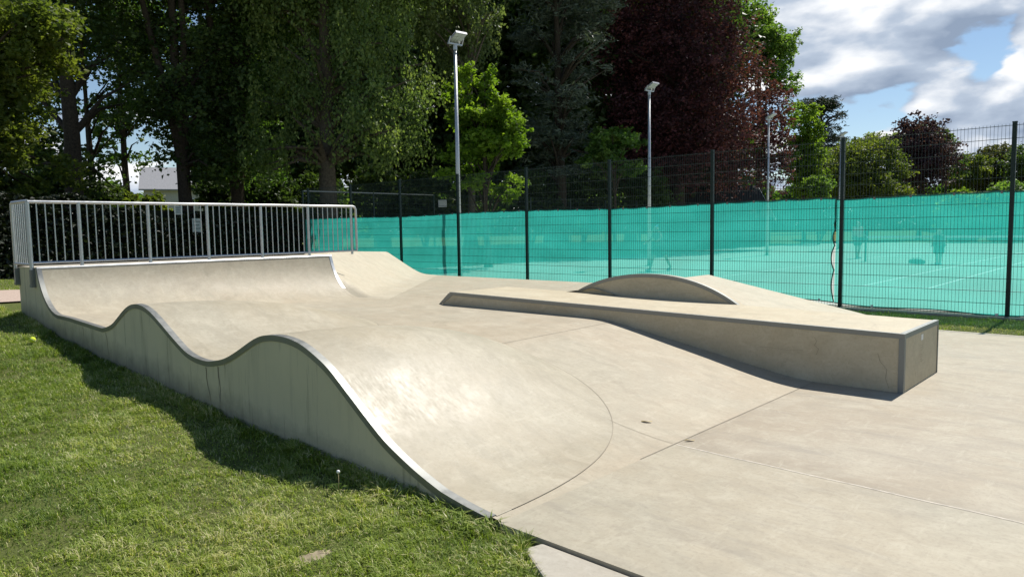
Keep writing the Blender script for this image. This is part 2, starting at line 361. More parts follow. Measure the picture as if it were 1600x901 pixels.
# ------------------------------------------------------------------ shape of the skate park
XW, XR = 2.60, 11.58                       # lawn-side wall, fence-side edge
YEND = 11.72
_py = np.array([-8, 2.2, 2.61, 2.78, 2.93, 3.21, 3.51, 3.84, 4.11, 4.42, 4.62, 4.80, 5.0, 5.16, 5.38, 5.60, 5.90, 6.12, 6.34, 6.66, 6.86, 7.08, 7.26, 7.44, 7.60, 7.76, 7.94, 8.15, 8.44, 8.8, 9.54, 10.1])
_pz = np.array([0., 0, 0.005, .014, .036, .120, .245, .460, .640, .758, .785, .786, .762, .700, .600, .515, .459, .462, .493, .622, .710, .800, .845, .858, .838, .785, .694, .590, .528, .532, .541, .545])
_yy = np.linspace(-8, 10.1, 1811)
def _sm(a, s):
    k = np.arange(-60, 61) * .01; w = np.exp(-.5 * (k / s) ** 2); w /= w.sum(); return np.convolve(np.pad(a, 60, 'edge'), w, 'valid')
_prof = _sm(np.interp(_yy, _py, _pz), .075)
def base(X, Y):
    X = np.asarray(X, float); Y = np.asarray(Y, float)
    t = .19 * (Y - 2.72); b = .5 * (t + np.sqrt(t * t + .0032))           # bank with a rounded foot
    b = np.where(Y < 2.54, 0., b - .01611 * np.clip(1 - (Y - 2.54) / 1.0, 0, 1))
    up = .435 + .028 * np.clip(Y - 5, 0, 4.6) * np.clip((7 - X) / 4.4, 0, 1)
    e = .03; d = up - b; return b + .5 * (d - np.sqrt(d * d + e * e)) * (Y > 3.9) + np.where((Y > 3.9), .5 * 0, 0)
QR, QTOP = .85, 1.125
def quarter(X, Y):
    b = base(X, np.full_like(np.asarray(Y, float), 9.99)); s = np.clip((Y - 9.995) / QR, 0, .955)
    return b + (QTOP - b) * (1 - np.sqrt(1 - s * s)) / (1 - math.sqrt(1 - .955 ** 2))
def wall_profile(Y):
    Y = np.asarray(Y, float); z = np.interp(Y, _yy, _prof); q = quarter(np.full_like(Y, XW), Y)
    return np.where(Y < 9.995, np.maximum(z, base(np.full_like(Y, XW), Y)), np.where(Y < 10.807, q, QTOP))
def yback(X): return 11.72 + (np.clip(X, 7, 20) - 7) * (15.25 - 11.72) / 4.58
def ybank(X): return 9.88 + .879 * (X - 7) - .65
def bank(X, Y):
    t = .66 + .555 * (-.66 * (X - 7) + .751 * (Y - 10.42)) - .435; z = .435 + .5 * (t + np.sqrt(t * t + .012)) - .010
    return np.minimum(np.minimum(z, QTOP + .01), quarter(np.full_like(Y, 7.0), Y) - .004 + .42 * (X - 7))
def hip(Y):
    up = base(9.5, np.minimum(Y, 3.85)) + .19 * np.clip(Y - 3.85, 0, None); up = np.where(Y > 3.85, .19 * (Y - 2.72) + .003, up)
    up = up * 1.06
    dn = .678 - .146 * (Y - 6.04); return np.minimum(np.minimum(up, .678), dn)
def hump_z(kind, u, Y):
    z0 = base(XW, Y); return np.clip(np.interp(Y, _yy, _prof) - z0, 0, None)
HUMPS = {0: (2.60, 4.80, 5.95, 2.45), 1: (5.95, 7.40, 8.52, 2.50)}
def reach(kind, Y):
    y0, ym, y1, L = HUMPS[kind]; t = np.where(Y < ym, (ym - Y) / (ym - y0), (Y - ym) / (y1 - ym)); p = 2.5
    return L * np.clip(1 - np.clip(t, 0, 1) ** p, 0, 1) ** (1 / p)

# ------------------------------------------------------------------ ground
def lawn_z(Y): return np.interp(Y, [-300, 3, 4.2, 5.9, 7.1, 8.5, 9.8, 10.6, 11.7, 14, 20, 60, 400], [-.03, -.04, -.01, .03, .10, .15, .25, .33, .44, .51, .56, .7, .8])
def sstep(t): t = np.clip(t, 0, 1); return t * t * (3 - 2 * t)
def ground_z(X, Y):
    X = np.asarray(X, float); Y = np.asarray(Y, float)
    w = sstep((X - 2.7) / 7.5); r = -.012 + .45 * sstep((Y - 22.8) / 5)
    z = lawn_z(Y) * (1 - w) + r * w
    z = z + .012 * np.sin(1.3 * X + .7 * Y) * np.sin(.9 * X - 1.7 * Y) * (X < 2.5)
    inside = (X > 2.66) & (X < 11.50) & (Y > -7.9) & (Y < yback(X) - .3)
    return np.where(inside, -.45, z)
def geo(a, b, n): return np.sign(1) * np.geomspace(a, b, n)
gx = np.unique(np.concatenate([-geo(10, 500, 26), np.arange(-9.75, 16, .25), [2.58, 2.66, 2.68, 11.48, 11.52, 11.58], 16 + geo(1, 600, 40)]))
gy = np.unique(np.concatenate([-geo(9, 300, 20), np.arange(-8.9, 26, .25), 26 + geo(1, 700, 40)]))
GX, GY = np.meshgrid(gx, gy, indexing='ij')
g = MB().grid(np.stack([GX, GY, ground_z(GX, GY)], -1)).build('ground', M['ground'], smooth=True); g['kind'] = 'structure'
# gravel path crossing behind the skate park
pth = []
for x in np.linspace(-14, 9.0, 70):
    yc = 14.3 + .05 * (x - 2) + .25 * math.sin(x * .5)
    pth.append([[x, yc + s, float(ground_z(min(x, 2.4), yc + s)) * 1.0 + .012 - .004 * abs(s)] for s in (-1.25 + .1 * math.sin(3 * x), -.6, 0, .6, 1.3 + .12 * math.sin(2.3 * x))])
pth = np.array(pth)
for i in range(len(pth)): pth[i, :, 2] = ground_z(pth[i, :, 0], pth[i, :, 1]) + .03
o = MB().grid(pth).build('gravel_path', M['path'], smooth=True); o['kind'] = 'structure'
# tennis court
o = MB().box((13.95, -40, -.3), (62, 22.3, .012)).build('tennis_court_surface', M['court']); o['kind'] = 'structure'
ln = MB()
for y in (5.62, 4.21, 9.98, -2.55, -3.95): ln.box((18.65, y - .03, .010), (42.6, y + .03, .017))
for x in (18.65, 42.6): ln.box((x - .05, -3.95, .0105), (x + .05, 10.0, .0165))
for y in (19.2, 17.8): ln.box((18.65, y - .025, .010), (42.6, y + .025, .017))
o = ln.build('court_lines', M['line']); o['kind'] = 'structure'

# ------------------------------------------------------------------ concrete surfaces
def sheet(xs, ys, zf):
    X, Y = np.meshgrid(xs, ys, indexing='ij'); return np.stack([X, Y, zf(X, Y)], -1)
ys_low = np.linspace(-8, 2.54, 40)
fl = MB()
fl.grid(sheet(np.linspace(XW, XR, 40), ys_low, lambda X, Y: X * 0))
fl.box((XW, -8, -.45), (XR, -7.98, -.001))
fl.grid(np.array([[[XR, y, 0], [XR, y, -.45]] for y in (-8, 2.54)])); fl.grid(np.array([[[XW, y, -.45], [XW, y, 0]] for y in (-8, 2.61)]))
o = fl.build('concrete_floor', M['floor2'], smooth=True); sharp(o); o['kind'] = 'structure'
fu = MB()
fu.grid(sheet(np.linspace(XW + .02, 7.12, 46), np.linspace(4.905, 9.995, 60), base))
xs = np.linspace(7.0, XR, 40); P = []
for x in xs:
    yy = np.linspace(7.72, ybank(x), 24); P.append([[x, y, .435] for y in yy])
fu.grid(np.array(P))
fu.grid(np.array([[[XR, y, .435], [XR, y, -.45]] for y in (7.72, float(ybank(XR)))]))
o = fu.build('upper_concrete_floor', M['floor'], smooth=True); sharp(o); o['kind'] = 'structure'

# bank between the two floors
bk = thing('bank_ramp', 'smooth low concrete bank joining the upper and lower floors left of the long ledge', 'ramp', (4.8, 3.7, 0))
def child_off(parent, mb): # shift vertices so that a part lives in its thing's local space
    L = np.array(parent.location); mb.V = [v - L for v in mb.V]; return mb
b_ = MB().grid(sheet(np.linspace(XW + .02, 7.12, 50), np.linspace(2.54, 4.905, 60), base))
child_off(bk, b_).build('bank_face', M['floor'], bk, True)
def joint(mb, pts, zf, w=.006, lift=.0035):
    p = np.array(pts, float); d = np.gradient(p, axis=0); n = np.stack([-d[:, 1], d[:, 0]], 1); n /= np.linalg.norm(n, axis=1, keepdims=True)
    G = []
    for s in (-1, 1):
        q = p + n * s * w; G.append(np.column_stack([q, zf(q[:, 0], q[:, 1]) + lift]))
    mb.grid(np.array(G))
def bank_joint(pts, w):
    jt = MB(); joint(jt, pts, base, w); child_off(bk, jt).build('joint', M['joint'], bk)
xx = np.linspace(3.95, 7.02, 30); bank_joint(np.column_stack([xx, np.full(30, 2.545)]), .0032)
xx = np.linspace(5.05, 7.02, 20); bank_joint(np.column_stack([xx, 4.90 - .02 * (7 - xx)]), .0025)
yy = np.linspace(2.56, 3.2, 12); bank_joint(np.column_stack([np.full(12, 4.39), yy]), .0022)

# joint in the lower floor (part of the floor: structure)
jl = MB(); yy = np.linspace(2.53, -7.5, 90); xj = 4.386 - .028 * (2.53 - yy) + .004 * np.sin(yy * 2.3) + .003 * np.sin(yy * 11)
joint(jl, np.column_stack([xj, yy]), lambda X, Y: X * 0, .006, .0016)
o = jl.build('floor_joint', M['joint_light']); o['kind'] = 'structure'

# ------------------------------------------------------------------ wave ramp: two humps, long side wall, steel edging
wv = thing('wave_ramp', 'long concrete wave ramp with two rounded humps and a steel-edged side wall along the lawn', 'ramp', (XW, 5.5, 0))
def hump(kind, name, label):
    y0, ym, y1, L = HUMPS[kind]; t = np.linspace(0, 1, 90); ys = y0 + (y1 - y0) * (.5 - .5 * np.cos(np.pi * t)); us = np.linspace(0, 1, 60) ** .9
    G = []; E = []
    for y in ys:
        R_ = max(float(reach(kind, np.array(y))), 1e-3); h = float(hump_z(kind, 0, np.array(y)))
        X = XW + .047 + (R_ - .047) * us if R_ > .06 else XW + .047 + .001 * us
        uu = (X - XW) / R_
        G.append(np.column_stack([X, np.full_like(X, y), base(X, np.full_like(X, y)) + .0025 + h * np.clip(1 - uu ** 2.6, 0, 1)]))
        E.append((X[-1], y))
    mb = MB().grid(np.array(G)); child_off(wv, mb); o = mb.build(name, M['ramp'], wv, True); o['label'] = label
    jm = MB(); E = np.array(E); k = E[:, 0] > XW + .08; joint(jm, E[k], base, .0026 if kind == 0 else .0028, .005); child_off(wv, jm).build('joint', M['joint'], o)
    return o
hump(0, 'hump', 'larger near hump with a shiny worn face'); hump(1, 'hump', 'smaller far hump')
def profile_strip(y0, y1, n, parent):
    ys = np.linspace(y0, y1, n); z = wall_profile(ys); d = np.gradient(z, ys); s = np.sqrt(1 + d * d); nz = 1 / s; ny = -d / s
    mb = MB(); rows = []
    t_, dp = .004, .040
    for x, off in ((XW - .006, -dp), (XW - .006, t_), (XW + .050, t_), (XW + .050, -.01)):
        rows.append(np.column_stack([np.full(n, x), ys + ny * off, z + nz * off]))
    for a, b in ((0, 1), (1, 2), (2, 3)): mb.grid(np.array([rows[a], rows[b]])[::-1])
    return mb
e = profile_strip(2.61, 9.98, 420, wv); child_off(wv, e); o = e.build('steel_edging', M['edge'], wv, True); sharp(o, 50)
def wall_face(y0, y1, n, x=XW):
    ys = np.linspace(y0, y1, n); z = wall_profile(ys) - .004; lo = np.full(n, -.4)
    return MB().grid(np.array([np.column_stack([np.full(n, x), ys, lo + (z - lo) * f]) for f in np.linspace(0, 1, 5)]).transpose(1, 0, 2))
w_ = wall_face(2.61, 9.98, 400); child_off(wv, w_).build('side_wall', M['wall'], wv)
# formwork joints and drip cracks in the wall
for y, dz in ((5.72, .9), (5.95, .85), (8.35, .9), (9.1, .7)):
    z1 = float(wall_profile(np.array(y))) - .05; z0 = float(lawn_z(y)) + (z1 - float(lawn_z(y))) * (1 - dz); n = 12
    zz = np.linspace(z1, z0, n); yy = y + np.cumsum(RND.normal(0, .008, n)); wd = np.linspace(.006, .0015, n)
    ck = MB().grid(np.array([[[XW - .0025, a - w, b] for a, b, w in zip(yy, zz, wd)], [[XW - .0025, a + w, b] for a, b, w in zip(yy, zz, wd)]])); child_off(wv, ck).build('crack', M['crack'], wv)

# ------------------------------------------------------------------ quarter pipe under the railing
qp = thing('quarter_pipe', 'steep curved concrete quarter pipe with a steel coping below the railing', 'ramp', (4.8, 10.8, .5))
c_ = MB().grid(sheet(np.linspace(XW + .02, 7.0, 24), np.concatenate([np.linspace(9.995, 10.5, 22), np.linspace(10.52, 10.807, 26)]), quarter)); child_off(qp, c_).build('curved_face', M['floor'], qp, True)
pf = MB().box((XW + .012, 10.83, .2), (6.99, YEND - .01, QTOP - .001)); child_off(qp, pf).build('platform', M['slab'], qp)
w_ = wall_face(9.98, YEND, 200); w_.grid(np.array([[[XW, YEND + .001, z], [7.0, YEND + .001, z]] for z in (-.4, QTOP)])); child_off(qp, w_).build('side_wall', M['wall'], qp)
ed = profile_strip(9.98, 10.80, 160, qp); child_off(qp, ed); o = ed.build('steel_edging', M['edge'], qp, True); sharp(o, 50)
cp = MB(); cp.tube([[XW - .004, 10.815, QTOP - .010], [7.0, 10.815, QTOP - .010]], .019, 12); cp.box((XW, 10.815, QTOP - .02), (7.0, 10.87, QTOP + .004)); child_off(qp, cp).build('coping', M['coping'], qp)
ys = np.linspace(10.42, 10.82, 40); z = quarter(np.full(40, 7.0), ys)
rt = MB(); d = np.gradient(z, ys); s = np.sqrt(1 + d * d)
A_ = lambda x, off: np.column_stack([np.full(40, x), ys - d / s * off, z + off / s])
for a, b in (((6.955, .005), (7.006, .005)), ((6.955, -.02), (6.955, .005)), ((7.006, .005), (7.006, -.03))): rt.grid(np.array([A_(*a), A_(*b)]))
child_off(qp, rt).build('end_edging', M['coping'], qp, True)
sf = MB().grid(np.array([[[7.0, y, zz], [7.0, y, .2]] for y, zz in zip(np.linspace(9.995, 10.807, 30), quarter(np.full(30, 7.0), np.linspace(9.995, 10.807, 30)))])); child_off(qp, sf).build('end_face', M['box'], qp)

# ------------------------------------------------------------------ angled bank in the far corner
ab = thing('angled_bank', 'plain concrete bank turning the far corner between the railing end and the green netting', 'ramp', (9.3, 12.5, .4))
P = []
for x in np.linspace(7.0, XR, 60):
    yy = np.linspace(float(ybank(x)), float(yback(x)), 50); P.append(np.column_stack([np.full(50, x), yy, bank(x, yy)]))
P = np.array(P); mb = MB().grid(P)
ef = P[-1]; mb.grid(np.array([ef, ef * [1, 1, 0] + [0, 0, -.45]])); bf = P[:, -1]; mb.grid(np.array([bf, bf * [1, 1, 0] + [0, 0, -.45]]))
child_off(ab, mb); o = mb.build('bank_face', M['pale'], ab, True); sharp(o, 50)

# ------------------------------------------------------------------ hip ramp right of the long ledge
hp = thing('hip_ramp', 'concrete ridge ramp rising to a low peak between the long ledge and the fence', 'ramp', (9.9, 5.2, 0))
ys = np.unique(np.concatenate([np.linspace(2.54, 7.72, 60), [6.04]]))
mb = MB(); Xh = np.linspace(8.2, XR, 20)
G = sheet(Xh, ys, lambda X, Y: hip(Y)); mb.grid(G); mb.grid(np.array([G[-1], G[-1] * [1, 1, 0] + [0, 0, -.45]])); child_off(hp, mb); o = mb.build('ridge_face', M['pale'], hp, True); sharp(o, 8)

# ------------------------------------------------------------------ long grind ledge and arc ledge
gb = thing('grind_ledge', 'long low concrete ledge box with grey steel edges running across the floor', 'ledge', (7.02, 1.76, 0))
X0, X1, Y0, Y1 = 7.02, 8.25, 1.76, 7.79
ztop = lambda y: .538 + .0145 * (y - Y0)
yt, ybm = Y1, 8.05
mb = MB().hexa([[X0 + .006, Y0 + .006, -.2], [X1, Y0 + .006, -.2], [X1, ybm + .02, .30], [X0 + .006, ybm + .02, .30], [X0 + .006, Y0 + .006, ztop(Y0) - .005], [X1, Y0 + .006, ztop(Y0) - .005], [X1, yt, ztop(yt) - .005], [X0 + .006, yt, ztop(yt) - .005]])
child_off(gb, mb).build('body', M['box'], gb)
a = .046; mb = MB()
zt0, zt1 = ztop(Y0), ztop(yt)
# long top angle: side leg and top leg
mb.hexa([[X0, Y0, zt0 - a], [X0 + .012, Y0, zt0 - a], [X0 + .012, yt + .01, zt1 - a], [X0, yt + .01, zt1 - a], [X0, Y0, zt0], [X0 + .012, Y0, zt0], [X0 + .012, yt, zt1], [X0, yt, zt1]])
mb.hexa([[X0 + .012, Y0 + .012, zt0 - .008], [X0 + a, Y0 + .012, zt0 - .008], [X0 + a, yt, zt1 - .008], [X0 + .012, yt, zt1 - .008], [X0 + .012, Y0 + .012, zt0], [X0 + a, Y0 + .012, zt0], [X0 + a, yt, zt1], [X0 + .012, yt, zt1]])
child_off(gb, mb); o = mb.build('long_edging', M['edge'], gb)
mb = MB()
mb.box((X0 + .012, Y0, zt0 - a), (X1, Y0 + .012, zt0)); mb.box((X0 + a, Y0 + .012, zt0 - .008), (X1, Y0 + a, zt0 + .0015)); child_off(gb, mb).build('end_edging', M['galv_dull'], gb)
mb = MB(); mb.box((X0 - .001, Y0 - .001, -.1), (X0 + .011, Y0 + a, zt0 - a)); mb.box((X0 + .011, Y0 - .001, -.1), (X0 + a, Y0 + .011, zt0 - a)); child_off(gb, mb).build('corner_edging', M['galv_dull'], gb)
mb = MB(); mb.box((X1 - .02, Y0 - .001, -.1), (X1 + .004, Y0 + .011, zt0 - a)); child_off(gb, mb).build('corner_edging', M['galv_dull'], gb)
mb = MB(); sl = (ybm - yt) / (zt1 - .43)
mb.hexa([[X0 - .001, ybm - .06, .42], [X0 + .01, ybm - .06, .42], [X0 + .01, ybm, .42], [X0 - .001, ybm, .42], [X0 - .001, yt - .06, zt1 - a], [X0 + .01, yt - .06, zt1 - a], [X0 + .01, yt + .02, zt1 - a + .03], [X0 - .001, yt + .02, zt1 - a + .03]])
child_off(gb, mb).build('sloped_edging', M['edge'], gb)
mb = MB().box((7.60, Y0 + .003, .375), (7.675, Y0 + .0055, .430)); mb.V = [v + [0, 0, .035] for v in mb.V]; child_off(gb, mb).build('sticker', M['white'], gb)
def crack(x, y, pts, w, axis):
    ck = MB(); w = w * .42
    for (a0, b0), (a1, b1) in zip(pts[:-1], pts[1:]):
        d = np.array([a1 - a0, b1 - b0]); nn = np.array([-d[1], d[0]]) / (np.linalg.norm(d) + 1e-9) * w
        q = [(a0 - nn[0], b0 - nn[1]), (a0 + nn[0], b0 + nn[1]), (a1 + nn[0], b1 + nn[1]), (a1 - nn[0], b1 - nn[1])]
        ck.add([[x, p[0], p[1]] if axis == 'x' else [p[0], y, p[1]] for p in q], [[0, 1, 2, 3]])
    child_off(gb, ck).build('crack' if axis == 'x' else 'scratch', M['crack'], gb)
crack(X0 + .0035, 0, [(2.55, .44), (2.53, .40), (2.55, .36), (2.51, .33), (2.53, .27)], .0025, 'x')
crack(X0 + .0035, 0, [(1.98, .34), (1.96, .27), (1.90, .20), (1.91, .12), (1.88, .03)], .0025, 'x')
crack(X0 + .0035, 0, [(3.1, .29), (2.95, .295), (2.8, .285), (2.66, .30)], .0015, 'x')
for i in range(7):  # worn pencil marks on the end face
    z0 = .36 - .022 * i - (.02 if i > 2 else 0); crack(0, Y0 + .004, [(7.54 + .01 * (i % 3), z0), (7.60, z0 + .006), (7.645, z0 - .004), (7.70 - .02 * (i % 2), z0 + .005)], .0016, 'y')
crack(0, Y0 + .004, [(7.44, .13), (7.45, .09), (7.44, .075)], .003, 'y')

al = thing('arc_ledge', 'low arched concrete ledge with curved steel edge behind the long ledge', 'ledge', (8.26, 5.2, .55))
ay = np.array([6.40, 6.04, 5.72, 5.30, 4.91, 4.54, 4.18, 3.97]); az = np.array([.610, .765, .848, .893, .890, .826, .702, .590])
yy = np.linspace(3.90, 6.46, 80); cf = np.polyfit(ay, az, 4); zz = np.polyval(cf, yy); n = 80
X0a, X1a = 8.252, 8.40
mb = MB(); col = lambda x, off, lo=None: np.column_stack([np.full(n, x), yy, (zz + off) if lo is None else np.full(n, lo)])
mb.grid(np.array([col(X0a, 0, .40), col(X0a, -.004)])); mb.grid(np.array([col(X0a, -.004), col(X1a, -.004)])); mb.grid(np.array([col(X1a, -.004), col(X1a, 0, .30)])); child_off(al, mb).build('body', M['box'], al, False)
d = np.gradient(zz, yy); s = np.sqrt(1 + d * d); rr = lambda x, off: np.column_stack([np.full(n, x), yy - d / s * off, zz + off / s])
mb = MB()
for a, b in (((X0a - .006, -.045), (X0a - .006, .004)), ((X0a - .006, .004), (X0a + .05, .004)), ((X0a + .05, .004), (X0a + .05, -.01))): mb.grid(np.array([rr(*a), rr(*b)]))
child_off(al, mb); o = mb.build('steel_edging', M['edge'], al, True); sharp(o, 50)

# ------------------------------------------------------------------ guard railing on the quarter pipe
gr = thing('guard_railing', 'galvanised steel railing with thin upright bars along the top of the quarter pipe', 'railing', (2.57, 10.93, 1.13))
PX = [2.572, 3.16, 4.05, 4.91, 5.79, 6.65, 7.52]; YR = 10.93; ZB, ZT = 1.185, 1.978
def part(name, mat, mb, smooth=True): child_off(gr, mb); o = mb.build(name, mat, gr, smooth); return sharp(o, 50)
part('top_rail', M['galv'], MB().tube([[2.572, YR, ZT], [7.56, YR, ZT], [7.60, YR, ZT - .012], [7.622, YR, ZT - .05], [7.625, YR, ZB]], .021, 10))
part('bottom_rail', M['galv'], MB().tube([[2.572, YR, ZB], [7.625, YR, ZB]], .017, 8))
for i, x in enumerate(PX):
    if i == 0: mb = MB().tube([[x, YR, .90], [x, YR, ZT]], .024, 10)
    else: mb = MB().tube([[x, YR, QTOP], [x, YR, ZT]], .023, 10)
    part('post', M['galv'], mb)
for a, b in zip(PX[:-1], PX[1:]):
    k = max(2, int(round((b - a) / .0955)))
    for j in range(1, k): part('bar', M['galv'], MB().tube([[a + (b - a) * j / k, YR, ZB], [a + (b - a) * j / k, YR, ZT]], .0075, 6, False))
YQ = 11.70
part('side_top_rail', M['galv'], MB().tube([[2.572, YR, ZT + .012], [2.565, YQ - .05, ZT + .012], [2.565, YQ, ZT], [2.565, YQ, .90]], .021, 10))
part('side_bottom_rail', M['galv'], MB().tube([[2.572, YR, ZB - .02], [2.565, YQ, ZB - .02]], .017, 8))
for j in range(1, 8): part('bar', M['galv'], MB().tube([[2.57, YR + (YQ - YR) * j / 8, ZB - .02], [2.57, YR + (YQ - YR) * j / 8, ZT]], .0085, 6, False))
for y in (YR, YQ):
    mb = MB().box((2.545, y - .045, .87), (2.598, y + .045, .905)); mb.box((2.586, y - .05, .88), (2.597, y + .05, 1.10)); mb.box((2.548, y - .035, .905), (2.586, y + .035, 1.10))
    part('mounting_bracket', M['galv_dull'], mb, False)

# paving slab at the near edge, small loose things
ps = MB().hexa([[1.75, 1.05, -.16], [2.585, 1.05, -.16], [2.59, 2.235, -.16], [2.485, 2.265, -.16], [1.75, 1.05, -.014], [2.585, 1.05, -.014], [2.59, 2.235, -.014], [2.485, 2.265, -.014]]).build('paving_slab', M['slab']); tag(ps, 'pale paving slab set in the grass against the edge of the skate park', 'paving slab'); bevel(ps, .012)

# ------------------------------------------------------------------ green mesh fence along the courts
FX = 13.54; FY0 = 1.944; FS = 2.531
fe = thing('mesh_fence', 'tall dark green welded mesh fence running between the skate park and the tennis courts', 'fence', (FX, 10, 0))
def fpost(i):
    y = FY0 + FS * i
    return child_off(fe, MB().box((FX - .03, y - .03, -.1), (FX + .03, y + .03, 3.045)).box((FX - .033, y - .033, 3.045), (FX + .033, y + .033, 3.06)))
def fpanel(i, X=FX - .034):
    y0, y1 = FY0 + FS * i + .012, FY0 + FS * (i + 1) - .012; mb = MB()
    for k in range(16):
        z = .03 + .198 * k
        for dx in (-.005, .005): mb.box((X + dx - .0035, y0, z - .0035), (X + dx + .0035, y1, z + .0035))
    nv = 51
    for k in range(nv):
        y = y0 + (y1 - y0) * k / (nv - 1); mb.box((X - .0020, y - .0020, .03), (X + .0020, y + .0020, 3.03))
    return child_off(fe, mb)
NP = 9
for i in range(-3, NP):
    fpost(i).build('post', M['fence'], fe); 
    if i < NP - 1: fpanel(i).build('mesh_panel', M['fence'], fe)
    for k in (1, 5, 9, 13): pass
# far side fence of the court, running away from the corner
fb = thing('mesh_fence', 'dark green mesh fence closing the far left side of the courts below the wood', 'fence', (FX, 22.6, 0))
YB = 22.62
for i in range(14):
    x = FX + .05 + 3.02 * i
    child_off(fb, MB().box((x - .025, YB - .025, -.1), (x + .025, YB + .025, 3.0))).build('post', M['fence'], fb)
    if i < 13:
        mb = MB()
        for k in range(16): mb.box((x, YB - .004, .03 + .198 * k - .004), (x + 3.02, YB + .004, .03 + .198 * k + .004))
        for k in range(1, 30): mb.box((x + k * .1 - .0025, YB - .0025, .03), (x + k * .1 + .0025, YB + .0025, 3.0))
        child_off(fb, mb).build('mesh_panel', M['fence'], fb)
        if i < 2: child_off(fb, MB().box((x + .03, YB - .02, 2.96), (x + 2.99, YB + .02, 3.0))).build('top_rail', M['galv_dull'], fb)
fk = MB().box((FX - .12, -8, -.2), (FX + .10, 24, .028)); o = fk.build('fence_kerb', M['kerb']); tag(o, 'low concrete kerb strip under the tall mesh fence', 'kerb')

# windbreak netting, two lengths laced to the court side of the fence
def netting(name, label, ya, yb, wave_at, seed):
    r = np.random.default_rng(seed); nu, nv = int((yb - ya) / .08), 90
    us = np.linspace(0, 1, nu); G = []
    top = 1.985 - .019 * np.abs(np.sin((us * (yb - ya) - .3) / .62 * np.pi)) * (.5 + .5 * np.abs(np.sin(us * (yb - ya) * .83 + seed))) + .02 * np.sin(us * (yb - ya) * .8 + seed)
    bot = .075 + .03 * np.sin(us * (yb - ya) * 1.1 + seed) + .02 * np.sin(us * (yb - ya) * 3.1)
    vs = np.linspace(0, 1, nv); sag = np.zeros(nv)
    for v0, v1, am in ((.02, .31, .038), (.315, .55, .055), (.555, .70, .040), (.705, .80, .020), (.81, 1., .010)): k = (vs >= v0) & (vs <= v1); sag[k] = am * np.sin(np.pi * (vs[k] - v0) / (v1 - v0)) ** .8
    Y = ya + (yb - ya) * us[:, None] + np.zeros(nv)
    fall = (np.clip(1 - np.abs(us - wave_at) * (yb - ya) / .35, 0, 1) if wave_at is not None else np.zeros(nu))
    Y = Y + (fall[:, None] * sag[None, :]) * (-1 if wave_at == 1 else 1)
    Z = bot[:, None] + (top - bot)[:, None] * vs[None, :]
    ph = np.abs(np.sin(Y / .62 * np.pi + .3)); X = FX + .055 + .014 * np.sin(Y * 2.1 + 3 * Z) + .010 * np.sin(Y * 5.3 - 2 * Z) + .018 * ph * np.exp(-(1.98 - Z) * 3.5) + .010 * np.sin(Z * 9 + 2 * np.sin(Y * .9)) * np.sin(Y * .7)
    P = np.stack([X, Y, Z], -1)
    o = MB().grid(P).build(name, M['net'], None, True)
    tag(o, label, 'windbreak net')
    h = MB(); h.tube(P[:, -1], .010, 5); h.tube(P[:, 0], .010, 5)
    if wave_at is not None: h.tube(P[-1 if wave_at == 1 else 0], .011, 5)
    h.build('hem', M['net_hem'], o)
    for j, q in enumerate(np.arange(.3, yb - ya, .62)):
        i = int(q / (yb - ya) * (nu - 1)); c0 = P[i, -1]
        MB().box((c0[0] - .05, c0[1] - .018, c0[2] - .035), (c0[0] - .035, c0[1] + .018, c0[2] + .012)).build('eyelet_tab', M['galv_dull'], o)
        c0 = P[i, 0]
        if j % 3 == 0: MB().box((c0[0] - .05, c0[1] - .02, c0[2] - .005), (c0[0] - .035, c0[1] + .02, c0[2] + .04)).build('eyelet_tab', M['white'], o)
    return o
YG = 4.60
netting('windbreak_netting', 'long length of green windbreak netting left of the laced gap on the mesh fence', YG + .006, 22.55, 0, 1)
netting('windbreak_netting', 'green windbreak netting right of the laced gap reaching the right edge of the view', -5.6, YG - .008, None, 2)
# loose notices
def notice(name, label, x, y, z, w, h, rz, tilt=0., lines=3):
    t = thing(name, label, 'notice', (x, y, z), rz)
    MB().box((-w / 2, -.004, -h / 2), (w / 2, .004, h / 2)).build('board', M['notice'], t)
    mb = MB()
    for k in range(lines): mb.box((-w * .36, -.0062, h * (.28 - .25 * k) - h * .05), (w * (.36 - .1 * (k % 2)), -.0045, h * (.28 - .25 * k) + h * .04))
    if lines: mb.build('faded_print', M['notice_ink'], t)
    t.rotation_euler = (0, tilt, rz); return t
notice('notice_board', 'small white notice hanging on the far court fence left of the nearest floodlight', 20.08, 22.585, 2.64, .46, .30, 0, -.05, 0)

